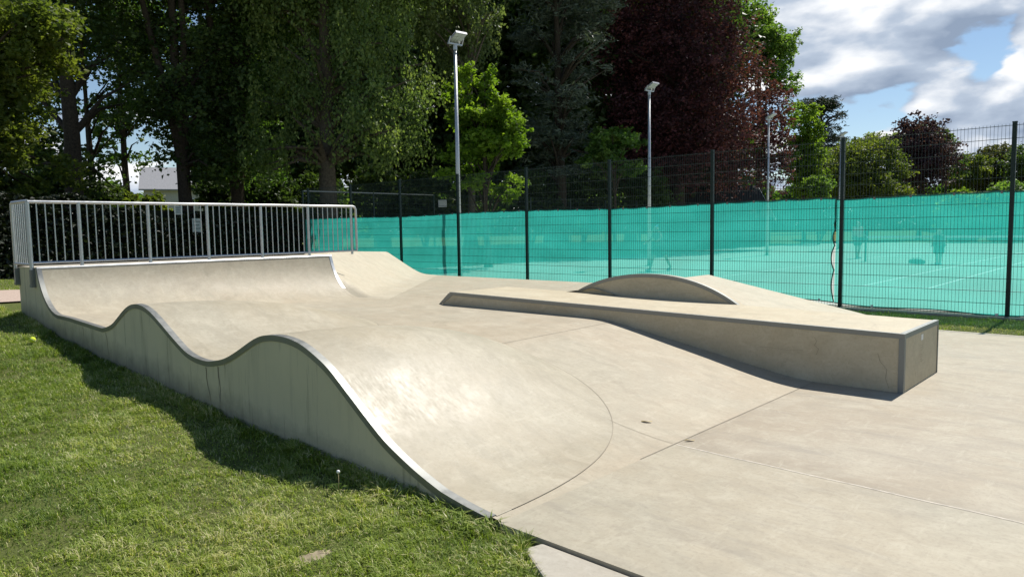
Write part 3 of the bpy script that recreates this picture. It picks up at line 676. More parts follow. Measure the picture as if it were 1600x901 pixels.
# ------------------------------------------------------------------ floodlights
def floodlight():
    t = thing('floodlight', '', 'floodlight', (0, 0, 0), 0, 'court floodlights'); 
    MB().tube([[0, 0, 0], [0, 0, 6.72]], [.075, .045], 12).build('pole', M['galv'], t, True)
    MB().box((-.12, -.12, 0), (.12, .12, .03)).build('base_plate', M['galv_dull'], t)
    mb = MB().tube([[0, 0, 6.60], [0, 0, 6.76]], .06, 10); mb.box((-.04, -.23, 6.74), (.04, .23, 6.775))
    for s in (-1, 1): mb.hexa([[-.03, s * .225 - .008, 6.75], [.03, s * .225 - .008, 6.75], [.03, s * .225 + .008, 6.75], [-.03, s * .225 + .008, 6.75], [.09, s * .225 - .008, 6.93], [.13, s * .225 - .008, 6.93], [.13, s * .225 + .008, 6.93], [.09, s * .225 + .008, 6.93]])
    mb.build('bracket', M['galv'], t)
    h = MB().box((-.12, -.28, -.035), (.52, .28, .035)); 
    for k in range(7): h.box((-.05 + k * .075, -.26, .035), (-.035 + k * .075, .26, .075))
    h.box((.52, -.28, -.05), (.54, .28, .06))
    ca, sa = math.cos(math.radians(26)), math.sin(math.radians(26))
    R = np.array([[ca, 0, -sa], [0, 1, 0], [sa, 0, ca]])
    def rot(mb): mb.V = [(v * [.68, .68, .6]) @ R.T + [0.0, 0, 6.85] for v in mb.V]; return mb
    ho = rot(h).build('lamp_head', M['lamp'], t)
    l = MB()
    for a in range(3):
        for b in range(3): l.box((-.08 + a * .195, -.25 + b * .17, -.043), (.10 + a * .195, -.09 + b * .17, -.034))
    rot(l).build('lens', M['lens'], ho); return t
def copy_tree(o, parent=None):
    c = o.copy(); COL.objects.link(c)
    if parent is not None: c.parent = parent
    for ch in [q for q in bpy.data.objects if q.parent == o]: copy_tree(ch, c)
    return c
FL = floodlight()
FLP = [(14.19, 'nearest and tallest-looking grey floodlight in front of the bright maple'), (24.35, 'second grey floodlight standing in front of the copper beech'), (35.35, 'third floodlight against the right edge of the copper beech'), (45.75, 'farthest floodlight almost hidden behind a post of the mesh fence')]
for i, (x, lab) in enumerate(FLP):
    t = FL if i == 0 else copy_tree(FL); t.location = (x, 15.27, 0); t['label'] = lab; t.rotation_euler = (0, 0, math.radians(-98))

# court net
tn = thing('tennis_net', 'tennis net with a white top band seen through the green netting', 'tennis net', (30.66, 3, 0))
mb = MB().tube([[30.66, 9.2, 0], [30.66, 9.2, 1.07]], .04, 10); child_off(tn, mb).build('net_post', M['fence'], tn, True)
mb = MB().tube([[30.66, -4.2, 0], [30.66, -4.2, 1.07]], .04, 10); child_off(tn, mb).build('net_post', M['fence'], tn, True)
mb = MB().box((30.65, -4.2, .95), (30.67, 9.2, 1.03)); child_off(tn, mb).build('top_band', M['line'], tn)
mb = MB()
for k in range(9): mb.box((30.658, -4.2, .08 + k * .1), (30.662, 9.2, .084 + k * .1))
for k in range(134): mb.box((30.658, -4.2 + k * .1, .08), (30.662, -4.196 + k * .1, .95))
child_off(tn, mb).build('mesh', M['fence'], tn)

# ------------------------------------------------------------------ people on the courts (seen through the netting)
def skin_obj(name, pts, edges, rad, mat, parent, root=0, sub=2):
    me = bpy.data.meshes.new(name); me.from_pydata([tuple(p) for p in pts], edges, []); me.materials.append(mat)
    o = bpy.data.objects.new(name, me); link(o, parent)
    o.modifiers.new('skin', 'SKIN').use_smooth_shade = True
    sv = me.skin_vertices[0]
    for i, r in enumerate(rad):
        sv.data[i].radius = (r, r) if not isinstance(r, tuple) else r; sv.data[i].use_root = (i == root)
    s = o.modifiers.new('sub', 'SUBSURF'); s.levels = sub; s.render_levels = sub
    return o
def person(label, loc, rz, J, cols, loose=False):
    """J: joints by name, local metres (x right, y forward, z up)"""
    t = thing('person', label, 'person', loc, rz)
    nm = ['pelvis', 'waist', 'chest', 'neck', 'head', 'crown', 'shL', 'elL', 'wrL', 'haL', 'shR', 'elR', 'wrR', 'haR', 'hipL', 'knL', 'anL', 'toL', 'hipR', 'knR', 'anR', 'toR']
    ix = {k: i for i, k in enumerate(nm)}; P = [J[k] for k in nm]
    E = [('pelvis', 'waist'), ('waist', 'chest'), ('chest', 'neck'), ('neck', 'head'), ('head', 'crown')]
    for s in 'LR': E += [('chest', 'sh' + s), ('sh' + s, 'el' + s), ('el' + s, 'wr' + s), ('wr' + s, 'ha' + s), ('pelvis', 'hip' + s), ('hip' + s, 'kn' + s), ('kn' + s, 'an' + s), ('an' + s, 'to' + s)]
    rad = dict(pelvis=.13, waist=.115, chest=.13, neck=.055, head=.092, crown=.075, sh=.07, el=.042, wr=.03, ha=.035, hip=.085, kn=.055, an=.04, to=.04)
    R = [rad[k] if k in rad else rad[k[:-1]] for k in nm]
    skin_obj('body', P, [(ix[a], ix[b]) for a, b in E], R, M['skin'], t)
    V = lambda k: np.array(J[k], float); mid = lambda a, b, f: V(a) * (1 - f) + V(b) * f
    g = 1.25 if not loose else 1.75
    sp = [V('pelvis') + [0, 0, .03], V('waist'), V('chest'), V('shL'), mid('shL', 'elL', .75), V('shR'), mid('shR', 'elR', .75), mid('chest', 'neck', .6)]
    skin_obj('shirt', sp, [(0, 1), (1, 2), (2, 3), (3, 4), (2, 5), (5, 6), (2, 7)], [.125 * g, .12 * g, .125 * g, .078, .06, .078, .06, .07], M[cols[0]], t)
    f = .8 if not loose else 1.0
    sp = [V('pelvis') + [0, 0, .02], V('hipL'), mid('hipL', 'knL', f), V('hipR'), mid('hipR', 'knR', f)]
    skin_obj('shorts', sp, [(0, 1), (1, 2), (0, 3), (3, 4)], [.145, .115, .095 * g / 1.2, .115, .095 * g / 1.2], M[cols[1]], t)
    hd = V('head'); cr = V('crown')
    skin_obj('hair' if cols[2].startswith('hair') else 'cap', [hd + [0, -.035, .05], cr + [0, -.01, .015]], [(0, 1)], [.095, .088], M[cols[2]], t)
    fw = np.array([0, 1., 0])
    mb = MB()
    c = hd + fw * .088 + np.array([0, 0, .0]); mb.add([c + [-.014, .0, -.02], c + [.014, 0, -.02], c + [0, .028, -.018], c + [0, 0, .03]], None, [[0, 1, 2], [0, 2, 3], [1, 3, 2]]); mb.build('nose', M['skin'], t)
    for s in (-1, 1):
        MB().tube([hd + [s * .032, .082, .025], hd + [s * .032, .096, .025]], .011, 8).build('eye', M['hair'], t)
        MB().tube([hd + [s * .088, 0, -.01], hd + [s * .104, -.005, .0]], [.022, .03], 8).build('ear', M['skin'], t)
    MB().tube([hd + [-.024, .086, -.045], hd + [.024, .086, -.045]], .006, 6).build('mouth', M['cloth_pink'], t)
    for s in 'LR':
        a = V('an' + s); b = V('to' + s); MB().tube([a + (a - b) * .35 + [0, 0, -.055], a + [0, 0, -.045], b + [0, 0, -.01], b + (b - a) * .25 + [0, 0, -.015]], [.035, .055, .05, .03], 10).build('shoe', M['cloth_white'], t, True)
        w = V('ha' + s); d = V('ha' + s) - V('wr' + s); d = d / np.linalg.norm(d); sd = np.cross(d, [0, 1., .2]); sd /= np.linalg.norm(sd)
        for k in range(4): MB().tube([w + sd * (.022 * (k - 1.5)), w + sd * (.024 * (k - 1.5)) + d * .04, w + sd * (.022 * (k - 1.5)) + d * (.07 - .006 * abs(k - 1.2)) + [0, .012, 0]], [.010, .009, .006], 6).build('finger', M['skin'], t, True)
        MB().tube([w - sd * .03, w - sd * .055 + d * .03], [.011, .007], 6).build('thumb', M['skin'], t, True)
    return t
def stand(hgt=1.7, stride=0., lean=0., arms=((.30, .1, .95), (-.30, .1, .95)), sp=.10):
    k = hgt / 1.7; J = {}
    up = lambda z: (0, lean * (z - .9), z)
    J['pelvis'] = (0, 0, .90); J['waist'] = up(1.06); J['chest'] = up(1.28); J['neck'] = up(1.44); J['head'] = up(1.55); J['crown'] = up(1.63)
    for s, q in (('L', -1), ('R', 1)):
        J['sh' + s] = (q * .17, lean * .48, 1.37); J['hip' + s] = (q * .09, 0, .86)
        st = stride * q; J['kn' + s] = (q * sp + .02 * q, st * .55 + .04, .48); J['an' + s] = (q * sp, st * 1.0, .085 + .10 * max(0, -st)); J['to' + s] = (q * sp + .02 * q, st + .14, .05 + .02 * max(0, -st))
    for s, q, a in (('L', -1, arms[1]), ('R', 1, arms[0])):
        sh = np.array(J['sh' + s]); wr = np.array(a); el = (sh + wr) / 2 + [q * .06, -.06, -.03]; J['el' + s] = tuple(el); J['wr' + s] = tuple(wr); J['ha' + s] = tuple(wr + (wr - el) / np.linalg.norm(wr - el) * .08)
    return {a: tuple(np.array(v) * k) for a, v in J.items()}
person('person in dark shorts and a light blue cap striding across the court behind the netting', (21.6, 13.1, .012), math.radians(60), stand(1.60, .36, .28, ((.28, .42, 1.05), (-.30, .25, 1.15)), .12), ('cloth_grey', 'cloth_dark', 'cloth_blue'))
person('person in a pink top standing beyond the court net post', (33.2, 10.3, .012), math.radians(150), stand(1.66, .06, .05), ('cloth_pink', 'cloth_dark', 'hair'))
person('stocky person in loose dark clothes with hands on hips by the court net', (29.9, 6.45, .012), math.radians(-60), stand(1.25, .02, .12, ((.27, .10, 1.0), (-.27, .10, 1.0)), .07), ('cloth_dark', 'cloth_dark', 'hairfair'), True)
person('person in a white top at the far right end of the court', (44.0, 3.6, .012), math.radians(120), stand(1.7, .1, .05), ('cloth_white', 'cloth_grey', 'hair'))
# kit bag beside the person at the net
bgm = MB().tube([[-.40, 0, .09], [-.34, 0, .10], [0, 0, .11], [.34, 0, .10], [.40, 0, .09]], [.03, .08, .10, .08, .03], 12); t = thing('kit_bag', 'low dark kit bag lying on the court beside the stocky person', 'bag', (29.2, 7.0, .012), .9); bgm.build('body', M['cloth_dark'], t, True); MB().tube([[-.2, 0, .195], [-.16, 0, .25], [.16, 0, .25], [.2, 0, .195]], .015, 6).build('handle', M['cloth_white'], t, True)

# ------------------------------------------------------------------ house and shelter beyond the trees
def gable(name, label, cat, loc, rz, w, d, he, hr, wall, roof, over=.35, windows=(), chimney=False, gab=False):
    t = thing(name, label, cat, loc, rz)
    mb = MB().box((-w / 2, -d / 2, -.5), (w / 2, d / 2, he)); mb.add([[-w / 2, -d / 2, he], [-w / 2, d / 2, he], [-w / 2, 0, hr - .05], [w / 2, -d / 2, he], [w / 2, d / 2, he], [w / 2, 0, hr - .05]], None, [[0, 2, 1], [3, 4, 5]]); mb.build('wall', wall, t)
    W_ = w / 2 + over; D_ = d / 2 + over; s = (hr - he) / (d / 2); ze = he - over * s; mb = MB()
    for q in (-1, 1): mb.hexa([[-W_, q * D_, ze], [W_, q * D_, ze], [W_, 0, hr], [-W_, 0, hr], [-W_, q * D_, ze + .14], [W_, q * D_, ze + .14], [W_, 0, hr + .14], [-W_, 0, hr + .14]])
    r = mb.build('roof', roof, t)
    if chimney: MB().box((-.45, -.35, hr - .6), (.45, .35, hr + 1.1)).box((-.52, -.42, hr + 1.1), (.52, .42, hr + 1.2)).build('chimney', wall, r)
    if gab:
        for q in (-1, 1):
            for e in (-1, 1): MB().tube([[e * (W_ + .03), q * D_, ze - .02], [e * (W_ + .03), 0, hr + .0]], .07, 4).build('barge_board', M['white'], r)
    for (x, z, ww, hh) in windows:
        f = MB()
        for a, b in (((x - ww / 2 - .07, z), (x - ww / 2, z + hh)), ((x + ww / 2, z), (x + ww / 2 + .07, z + hh)), ((x - ww / 2 - .07, z - .07), (x + ww / 2 + .07, z)), ((x - ww / 2 - .07, z + hh), (x + ww / 2 + .07, z + hh + .07)), ((x - .03, z), (x + .03, z + hh))): f.box((a[0], -d / 2 - .06, a[1]), (b[0], -d / 2 + .02, b[1]))
        fo = f.build('window', M['white'], t); MB().box((x - ww / 2, -d / 2 - .02, z), (x + ww / 2, -d / 2 - .005, z + hh)).build('pane', M['glass'], fo)
    return t
gable('house', 'pale house with a light grey roof glimpsed between the trees on the left', 'house', (30.7, 75.6, .5), math.radians(-24), 5.2, 6.0, 5.6, 7.7, M['housewall'], M['houseroof'], .4, ((-1.3, 3.2, 1.1, 1.3), (1.3, 3.2, 1.1, 1.3), (-1.3, .6, 1.1, 1.4), (1.3, .6, 1.1, 1.4)), False)
gable('shelter', 'dark roofed timber shelter with pale gable boards below the copper beech', 'shelter', (49.3, 25.6, 0), math.radians(-42), 6.2, 5.0, 2.3, 4.35, M['wood'], M['roofing'], .45, (), False, True)

# ------------------------------------------------------------------ trees and shrubs
TREES = [
 ('broadleaf_tree', 'broadleaf tree at the left edge with sunlit yellow-green outer branches', 'leaf_olive', 4.13, 25.03, 15, 0.3, 30000, 0.15, 'leaf', None, 0, [(5.55, 24.16, 7.05, 1.96, 0.98, 1.3), (4.5, 25.05, 5.11, 1.96, 1.79, 1), (6.29, 27.37, 3.68, 1.64, 0.82, 0.9), (6.06, 26.43, 6.03, 1.18, 0.88, 0.8), (6.33, 24.71, 6.38, 0.94, 0.75, 0.8)]),
 ('broadleaf_tree', 'tall dark tree with a thick straight trunk behind the left end of the railing', 'leaf_dark', 8.69, 30.43, 17, 0.36, 27000, 0.16, 'leaf', None, 0, [(9.1, 30.97, 9.79, 2.65, 1.45, 1), (10.28, 30.91, 7.45, 1.5, 1.75, 0.5), (8.74, 34.12, 8.23, 1.29, 1.29, 0.45), (8.88, 33.45, 3.96, 2.46, 0.98, 1), (12.88, 35.13, 4.62, 0.65, 0.41, 0.25), (8.79, 31.61, 12.32, 3.86, 1.93, 1)]),
 ('broadleaf_tree', 'slender tree with thin leaning stems in front of the sky gap on the left', 'leaf_dark', 10.54, 34.33, 15, 0.13, 12000, 0.15, 'leaf', None, 1, [(12.27, 33.49, 10.0, 1.94, 1.66, 0.8), (11.98, 33.47, 7.25, 1.38, 1.66, 0.6), (11.39, 34.87, 13.61, 3.32, 1.66, 1)]),
 ('broadleaf_tree', 'dark tree with a forked trunk right of the white house roof', 'leaf_dark', 12.38, 29.41, 18, 0.27, 40000, 0.17, 'leaf', None, 1, [(12.06, 30.64, 8.92, 1.55, 1.81, 1), (13.41, 29.25, 9.41, 1.81, 1.55, 1.1), (12.84, 29.49, 6.32, 2.07, 2.33, 1.3), (12.45, 31.38, 6.37, 1.47, 1.02, 0.7), (13.31, 28.73, 4.19, 1.35, 1.17, 1.1), (13.12, 29.96, 12.77, 4.14, 1.81, 1.2)]),
 ('broadleaf_tree', 'dark tree with two heavy upright limbs left of the big lime tree', 'leaf_green', 14.72, 29.83, 18, 0.3, 26000, 0.16, 'leaf', None, 1, [(15.69, 29.71, 9.09, 1.66, 2.21, 1), (14.84, 30.29, 6.35, 1.94, 1.66, 1), (15.08, 29.8, 4.41, 1.94, 1.25, 1), (16.3, 29.29, 11.01, 1.94, 1.66, 0.9), (15.74, 30.22, 13.79, 3.88, 1.94, 1)]),
 ('lime_tree', 'big lime tree with a pale straight trunk and drooping foliage over the court corner', 'leaf_lime', 16.85, 26.07, 19, 0.42, 115000, 0.13, 'droop', None, 0, [(16.37, 27.63, 10.16, 1.88, 1.61, 1), (15.01, 27.25, 7.05, 1.42, 1.81, 1.1), (18.17, 24.13, 9.3, 2.07, 1.81, 1), (17.41, 26.26, 8.0, 2.41, 1.88, 1), (18.3, 23.61, 6.2, 1.94, 1.94, 1.1), (16.93, 23.49, 5.18, 1.88, 1.12, 1), (15.01, 26.95, 4.59, 1.55, 1.17, 0.9), (15.25, 25.34, 5.59, 1.25, 1.0, 0.8), (19.94, 23.5, 7.67, 1.34, 1.61, 0.8), (18.17, 26.12, 13.59, 5.36, 2.14, 1.2)]),
 ('birch_tree', 'birch with pale hanging twigs behind the nearest floodlight', 'leaf_pale', 23.64, 24.65, 17, 0.2, 24000, 0.14, 'droop', None, 0, [(23.59, 25.86, 10.89, 2.12, 1.67, 1), (24.01, 23.92, 10.73, 0.94, 1.77, 1.1), (22.83, 26.79, 11.81, 1.82, 1.52, 0.7), (24.26, 25.57, 14.51, 3.04, 1.82, 1)]),
 ('maple_tree', 'bright yellow-green maple glowing behind the nearest floodlight post', 'leaf_bright', 20.64, 20.52, 8.5, 0.14, 17000, 0.17, 'leaf', None, 0, [(20.99, 20.65, 5.62, 1.35, 1.29, 1.2), (20.71, 21.16, 7.3, 0.98, 0.98, 0.8), (20.75, 19.37, 5.09, 0.9, 1.05, 1), (20.37, 21.16, 4.34, 1.17, 1.09, 0.8), (20.92, 20.46, 3.42, 1.17, 0.73, 0.6), (20.31, 21.42, 5.89, 0.78, 1.29, 0.5)]),
 ('pine_tree', 'grey-green pine with tufted needle sprays left of the copper beech', 'needle', 31.21, 25.34, 18, 0.35, 42000, 0.24, 'needle', None, 0, [(30.28, 24.27, 8.45, 2.1, 0.61, 1), (31.53, 23.29, 11.46, 1.42, 0.68, 0.8), (31.28, 26.63, 12.46, 1.79, 1.43, 1), (29.33, 25.45, 9.72, 1.53, 0.75, 0.8), (32.48, 25.1, 10.47, 2.14, 0.79, 0.8), (31.49, 25.73, 6.93, 2.86, 0.93, 1), (32.7, 25.24, 13.67, 2.5, 1.25, 1), (31.61, 25.39, 5.15, 2.5, 0.89, 0.8), (32.19, 26.16, 16.71, 4.29, 2.14, 1)]),
 ('broadleaf_tree', 'small green tree standing below the pine in front of the dark wood', 'leaf_green', 30.78, 21.39, 6.5, 0.1, 7000, 0.17, 'leaf', None, 0, [(30.99, 21.71, 5.82, 1.39, 0.79, 1), (31.36, 21.18, 4.6, 1.19, 0.73, 0.8), (30.27, 22.41, 5.18, 0.99, 0.79, 0.7)]),
 ('copper_beech', 'huge copper beech with dark purple leaves behind the courts', 'leaf_copper', 41.06, 23.58, 20, 0.5, 105000, 0.175, 'leaf', None, 0, [(41.08, 25.02, 13.16, 4.52, 3.7, 1), (40.87, 20.71, 12.15, 2.88, 2.88, 1.1), (41.29, 24.2, 8.24, 4.93, 2.88, 1), (40.71, 20.39, 8.14, 3.07, 2.69, 1.1), (45.59, 19.52, 7.73, 1.48, 3.29, 2.0), (45.6, 19.2, 5.19, 1.23, 1.97, 1.9), (45.51, 19.95, 10.6, 1.48, 2.05, 1.0), (39.48, 26.64, 12.38, 2.88, 3.29, 0.9), (42.48, 22.57, 5.34, 4.52, 1.85, 1), (39.98, 25.29, 5.61, 3.29, 1.85, 0.9), (42.63, 24.09, 19.27, 6.16, 3.29, 1.2)]),
 ('broadleaf_tree', 'tall fresh green tree showing past the right side of the copper beech', 'leaf_fresh', 54.23, 24.14, 19, 0.35, 20000, 0.24, 'leaf', None, 0, [(55.74, 24.21, 14.81, 2.25, 2.1, 1), (56.55, 23.09, 12.79, 1.3, 1.7, 0.7), (54.86, 25.39, 16.82, 2.25, 2.0, 0.8), (53.3, 27.31, 18.86, 2.5, 1.5, 0.7), (56.32, 23.7, 15.79, 1.4, 1.25, 0.5), (56.61, 22.73, 10.3, 1.1, 2.0, 0.5)]),
 ('cedar_tree', 'cedar with flat dark tiers of branches beyond the courts', 'needle_dark', 87.38, 31.19, 17, 0.4, 22000, 0.34, 'needle', None, 0, [(88.3, 32.03, 15.54, 2.73, 0.83, 1.2), (89.4, 30.69, 14.23, 1.52, 0.76, 0.8), (87.45, 32.81, 14.43, 2.12, 0.83, 0.8), (88.37, 31.63, 12.89, 2.58, 0.68, 0.7), (88.54, 31.3, 11.68, 2.73, 0.68, 0.8), (87.67, 32.07, 10.34, 3.19, 0.83, 0.9), (88.88, 30.63, 9.1, 2.73, 0.91, 0.9), (87.72, 31.67, 7.46, 3.64, 1.21, 1)]),
 ('broadleaf_tree', 'narrow bright green tree at the right foot of the copper beech', 'leaf_bright2', 58.64, 22.34, 9.5, 0.16, 14000, 0.24, 'leaf', None, 0, [(59.37, 22.62, 9.56, 1.35, 1.76, 1), (59.08, 22.62, 6.99, 1.76, 1.76, 1.2), (59.28, 22.15, 4.91, 1.76, 1.24, 1.1)]),
 ('shrub', 'rounded light green shrub right of the narrow bright tree behind the net', 'leaf_fresh', 55.35, 19.99, 3.5, 0.06, 3000, 0.2, 'leaf', None, 0, [(55.6, 20.15, 4.34, 1.16, 0.87, 1)]),
 ('broadleaf_tree', 'broad olive green tree behind the middle post of the mesh fence', 'leaf_olive', 66.33, 19.95, 8.5, 0.2, 22000, 0.25, 'leaf', None, 0, [(66.71, 20.32, 7.0, 2.77, 1.88, 1), (65.67, 21.27, 5.65, 2.49, 1.66, 1), (68.08, 18.74, 6.14, 1.77, 1.88, 1), (66.72, 20.0, 4.52, 3.6, 1.11, 1)]),
 ('purple_plum_tree', 'dark purple-leaved tree standing alone right of the olive green tree', 'leaf_copper2', 76.18, 18.19, 11, 0.2, 15000, 0.24, 'leaf', None, 0, [(76.68, 18.86, 10.48, 2.06, 1.46, 1), (75.88, 19.62, 9.59, 1.7, 1.82, 0.8), (76.9, 18.3, 7.75, 2.91, 2.19, 1.2), (77.67, 17.72, 9.85, 1.46, 1.46, 0.7), (76.96, 17.98, 5.63, 2.43, 1.21, 0.8)]),
 ('broadleaf_tree', 'green tree half hidden behind the purple-leaved tree', 'leaf_green2', 89.42, 18.68, 11, 0.2, 8000, 0.28, 'leaf', None, 0, [(89.97, 19.26, 10.01, 1.39, 1.53, 1), (89.45, 19.99, 11.42, 1.25, 0.98, 0.6), (92.89, 22.16, 11.22, 2.2, 1.46, 0.8), (90.06, 18.92, 7.93, 1.67, 1.81, 0.8)]),
 ('broadleaf_tree', 'mid green far tree left of the last fence post', 'leaf_olive', 111.5, 19.95, 9, 0.2, 7000, 0.34, 'leaf', None, 0, [(111.95, 20.53, 8.68, 2.54, 1.87, 1), (110.69, 21.7, 7.18, 2.54, 1.53, 0.8)]),
 ('broadleaf_tree', 'taller far tree with brownish lower leaves beside the last fence post', 'leaf_olive2', 116.93, 18.53, 11, 0.25, 8000, 0.34, 'leaf', None, 0, [(117.7, 18.92, 9.9, 2.45, 2.1, 1), (116.87, 19.51, 7.47, 3.15, 1.75, 1)]),
 ('broadleaf_tree', 'far green tree at the right edge of the view', 'leaf_green2', 112.45, 14.51, 10, 0.25, 9000, 0.34, 'leaf', None, 0, [(112.94, 15.11, 9.17, 2.63, 1.97, 1), (114.26, 13.55, 8.07, 3.29, 2.46, 1), (112.49, 15.3, 6.72, 2.46, 1.31, 0.7)]),
 ('broadleaf_tree', 'pale far tree showing between the cedar and the purple-leaved tree', 'leaf_pale', 120.23, 32.67, 15, 0.3, 5000, 0.4, 'leaf', None, 0, [(119.53, 35.08, 13.67, 2.55, 1.38, 1), (117.48, 37.2, 13.03, 2.16, 1.38, 0.8), (121.5, 32.9, 13.13, 2.95, 1.77, 0.8)]),
 ('broadleaf_tree', 'mid-sized leafy tree filling the sky between the straight trunk and the forked trunk', 'leaf_green', 14.19, 40.72, 17, 0.2, 16000, 0.2, 'leaf', None, 0, [(14.78, 41.29, 11.58, 2.04, 2.04, 1), (15.19, 40.56, 9.2, 1.53, 1.7, 0.7), (13.93, 41.74, 7.71, 1.53, 1.53, 0.8), (15.6, 40.62, 13.26, 2.04, 1.36, 0.8), (14.16, 41.29, 6.01, 1.7, 1.02, 0.6)]),
 ('broadleaf_tree', 'dark leafy tree behind the sunlit branches at the left edge', 'leaf_dark', 9.83, 42.46, 16, 0.25, 14000, 0.2, 'leaf', None, 0, [(10.32, 42.77, 8.57, 2.25, 1.93, 0.8), (11.3, 42.07, 11.44, 1.93, 1.93, 0.9), (9.49, 43.36, 6.03, 2.25, 1.29, 0.9), (11.33, 41.35, 5.83, 1.61, 1.29, 0.7)]),
 ('broadleaf_tree', 'young green tree filling the gap between cedar and olive green tree', 'leaf_green2', 68.53, 23.48, 7, 0.12, 7000, 0.26, 'leaf', None, 0, [(68.96, 23.75, 6.7, 1.77, 1.53, 1), (69.66, 22.83, 5.33, 1.77, 1.06, 1)]),
 ('wood_tree', 'dark wood tree filling the gap left of the lime trunk', 'leaf_dark', 24.77, 44.06, 20, 0.35, 24000, 0.42, 'leaf', 'dark trees massed behind the courts', 0, [(25.61, 44.58, 13.21, 4.71, 4.71, 1), (24.86, 44.61, 6.82, 4.71, 3.0, 1)]),
 ('wood_tree', 'dark wood tree filling the space right of the lime trunk', 'leaf_dark', 29.44, 39.04, 20, 0.35, 24000, 0.42, 'leaf', 'dark trees massed behind the courts', 0, [(30.3, 39.58, 13.53, 4.71, 4.71, 1), (30.12, 38.98, 6.91, 4.71, 3.43, 1)]),
 ('wood_tree', 'dark wood tree directly behind the bright maple', 'leaf_dark', 33.37, 34.81, 20, 0.35, 24000, 0.42, 'leaf', 'dark trees massed behind the courts', 0, [(34.21, 35.33, 13.01, 4.71, 4.71, 1), (33.9, 34.89, 6.61, 4.29, 3.43, 1)]),
 ('wood_tree', 'dark wood tree behind the grey-green pine', 'leaf_dark', 37.01, 30.88, 20, 0.35, 24000, 0.42, 'leaf', 'dark trees massed behind the courts', 0, [(37.94, 31.46, 14.21, 4.71, 4.71, 1), (37.75, 30.85, 7.37, 4.71, 3.43, 1)]),
 ('wood_tree', 'dark wood tree between the pine and the copper beech', 'leaf_dark', 45.74, 30.33, 20, 0.35, 24000, 0.42, 'leaf', 'dark trees massed behind the courts', 0, [(46.71, 30.94, 14.74, 5.3, 5.3, 1), (46.18, 30.61, 7.3, 4.82, 3.62, 1)]),
 ('wood_tree', 'dark wood tree right of the white house', 'leaf_dark', 21.57, 47.51, 20, 0.35, 24000, 0.42, 'leaf', 'dark trees massed behind the courts', 0, [(23.01, 47.18, 11.56, 2.36, 3.86, 1), (22.5, 47.1, 6.45, 2.66, 2.57, 1)]),
 ('wood_tree', 'dark wood tree behind the copper beech', 'leaf_dark', 48.69, 27.16, 20, 0.35, 24000, 0.42, 'leaf', 'dark trees massed behind the courts', 0, [(49.63, 27.74, 14.19, 5.3, 4.82, 1), (49.61, 26.89, 6.98, 5.3, 3.38, 1)]),
 ('shrub', 'dark shrub at the far left under the sunlit branches', 'leaf_dark', 6.27, 28.62, 3.6, 0.06, 5000, 0.2, 'leaf', 'dark shrubs under the wood', 0, [(6.36, 28.68, 3.03, 1.03, 0.81, 1), (6.62, 28.34, 2.49, 0.86, 0.64, 1)]),
 ('shrub', 'dark shrub left of the thick straight trunk', 'leaf_dark', 8.54, 33.54, 3.6, 0.06, 5000, 0.2, 'leaf', 'dark shrubs under the wood', 0, [(8.66, 33.61, 3.32, 1.24, 0.98, 1), (8.96, 33.21, 2.67, 1.04, 0.78, 1)]),
 ('shrub', 'dark shrub right of the thick straight trunk', 'leaf_dark', 10.82, 34.03, 3.6, 0.06, 5000, 0.2, 'leaf', 'dark shrubs under the wood', 0, [(10.7, 34.34, 3.08, 1.0, 0.72, 1), (10.89, 34.07, 2.63, 1.0, 0.5, 1)]),
 ('shrub', 'low shrub in front of the white house', 'leaf_olive', 12.52, 35.15, 3.6, 0.06, 5000, 0.2, 'leaf', 'dark shrubs under the wood', 0, [(12.61, 35.2, 2.86, 1.33, 0.41, 1)]),
 ('shrub', 'dark shrub below the forked tree', 'leaf_dark', 15.59, 33.32, 3.6, 0.06, 5000, 0.2, 'leaf', 'dark shrubs under the wood', 0, [(15.73, 33.41, 3.5, 1.46, 1.15, 1), (16.08, 32.93, 2.74, 1.21, 0.91, 1)]),
 ('shrub', 'dark shrub left of the pale lime trunk', 'leaf_dark', 17.13, 31.66, 3.6, 0.06, 5000, 0.2, 'leaf', 'dark shrubs under the wood', 0, [(17.27, 31.74, 3.47, 1.46, 1.15, 1), (17.63, 31.26, 2.7, 1.21, 0.91, 1)]),
 ('shrub', 'dark shrub beside the foot of the lime trunk', 'leaf_dark', 19.45, 32.11, 3.6, 0.06, 5000, 0.2, 'leaf', 'dark shrubs under the wood', 0, [(19.6, 32.2, 3.55, 1.54, 1.22, 1), (19.98, 31.69, 2.74, 1.29, 0.96, 1)]),
 ('shrub', 'dark shrub right of the lime trunk behind the court corner', 'leaf_dark', 21.86, 29.52, 3.6, 0.06, 5000, 0.2, 'leaf', 'dark shrubs under the wood', 0, [(22.01, 29.61, 3.49, 1.54, 1.22, 1), (22.39, 29.1, 2.68, 1.29, 0.96, 1)]),
 ('shrub', 'dark shrub behind the white notice on the court fence', 'leaf_dark', 24.8, 29.29, 3.6, 0.06, 5000, 0.2, 'leaf', 'dark shrubs under the wood', 0, [(24.96, 29.39, 3.56, 1.63, 1.29, 1), (25.36, 28.86, 2.71, 1.36, 1.02, 1)]),
 ('shrub', 'dark shrub at the foot of the pine', 'leaf_dark', 30.12, 26.52, 3.6, 0.06, 5000, 0.2, 'leaf', 'dark shrubs under the wood', 0, [(30.28, 26.62, 3.58, 1.71, 1.36, 1), (30.7, 26.06, 2.68, 1.43, 1.07, 1)]),
 ('shrub', 'dark shrub left of the second floodlight', 'leaf_dark', 33.66, 25.65, 3.6, 0.06, 5000, 0.2, 'leaf', 'dark shrubs under the wood', 0, [(33.84, 25.76, 3.63, 1.8, 1.43, 1), (34.28, 25.17, 2.69, 1.5, 1.12, 1)]),
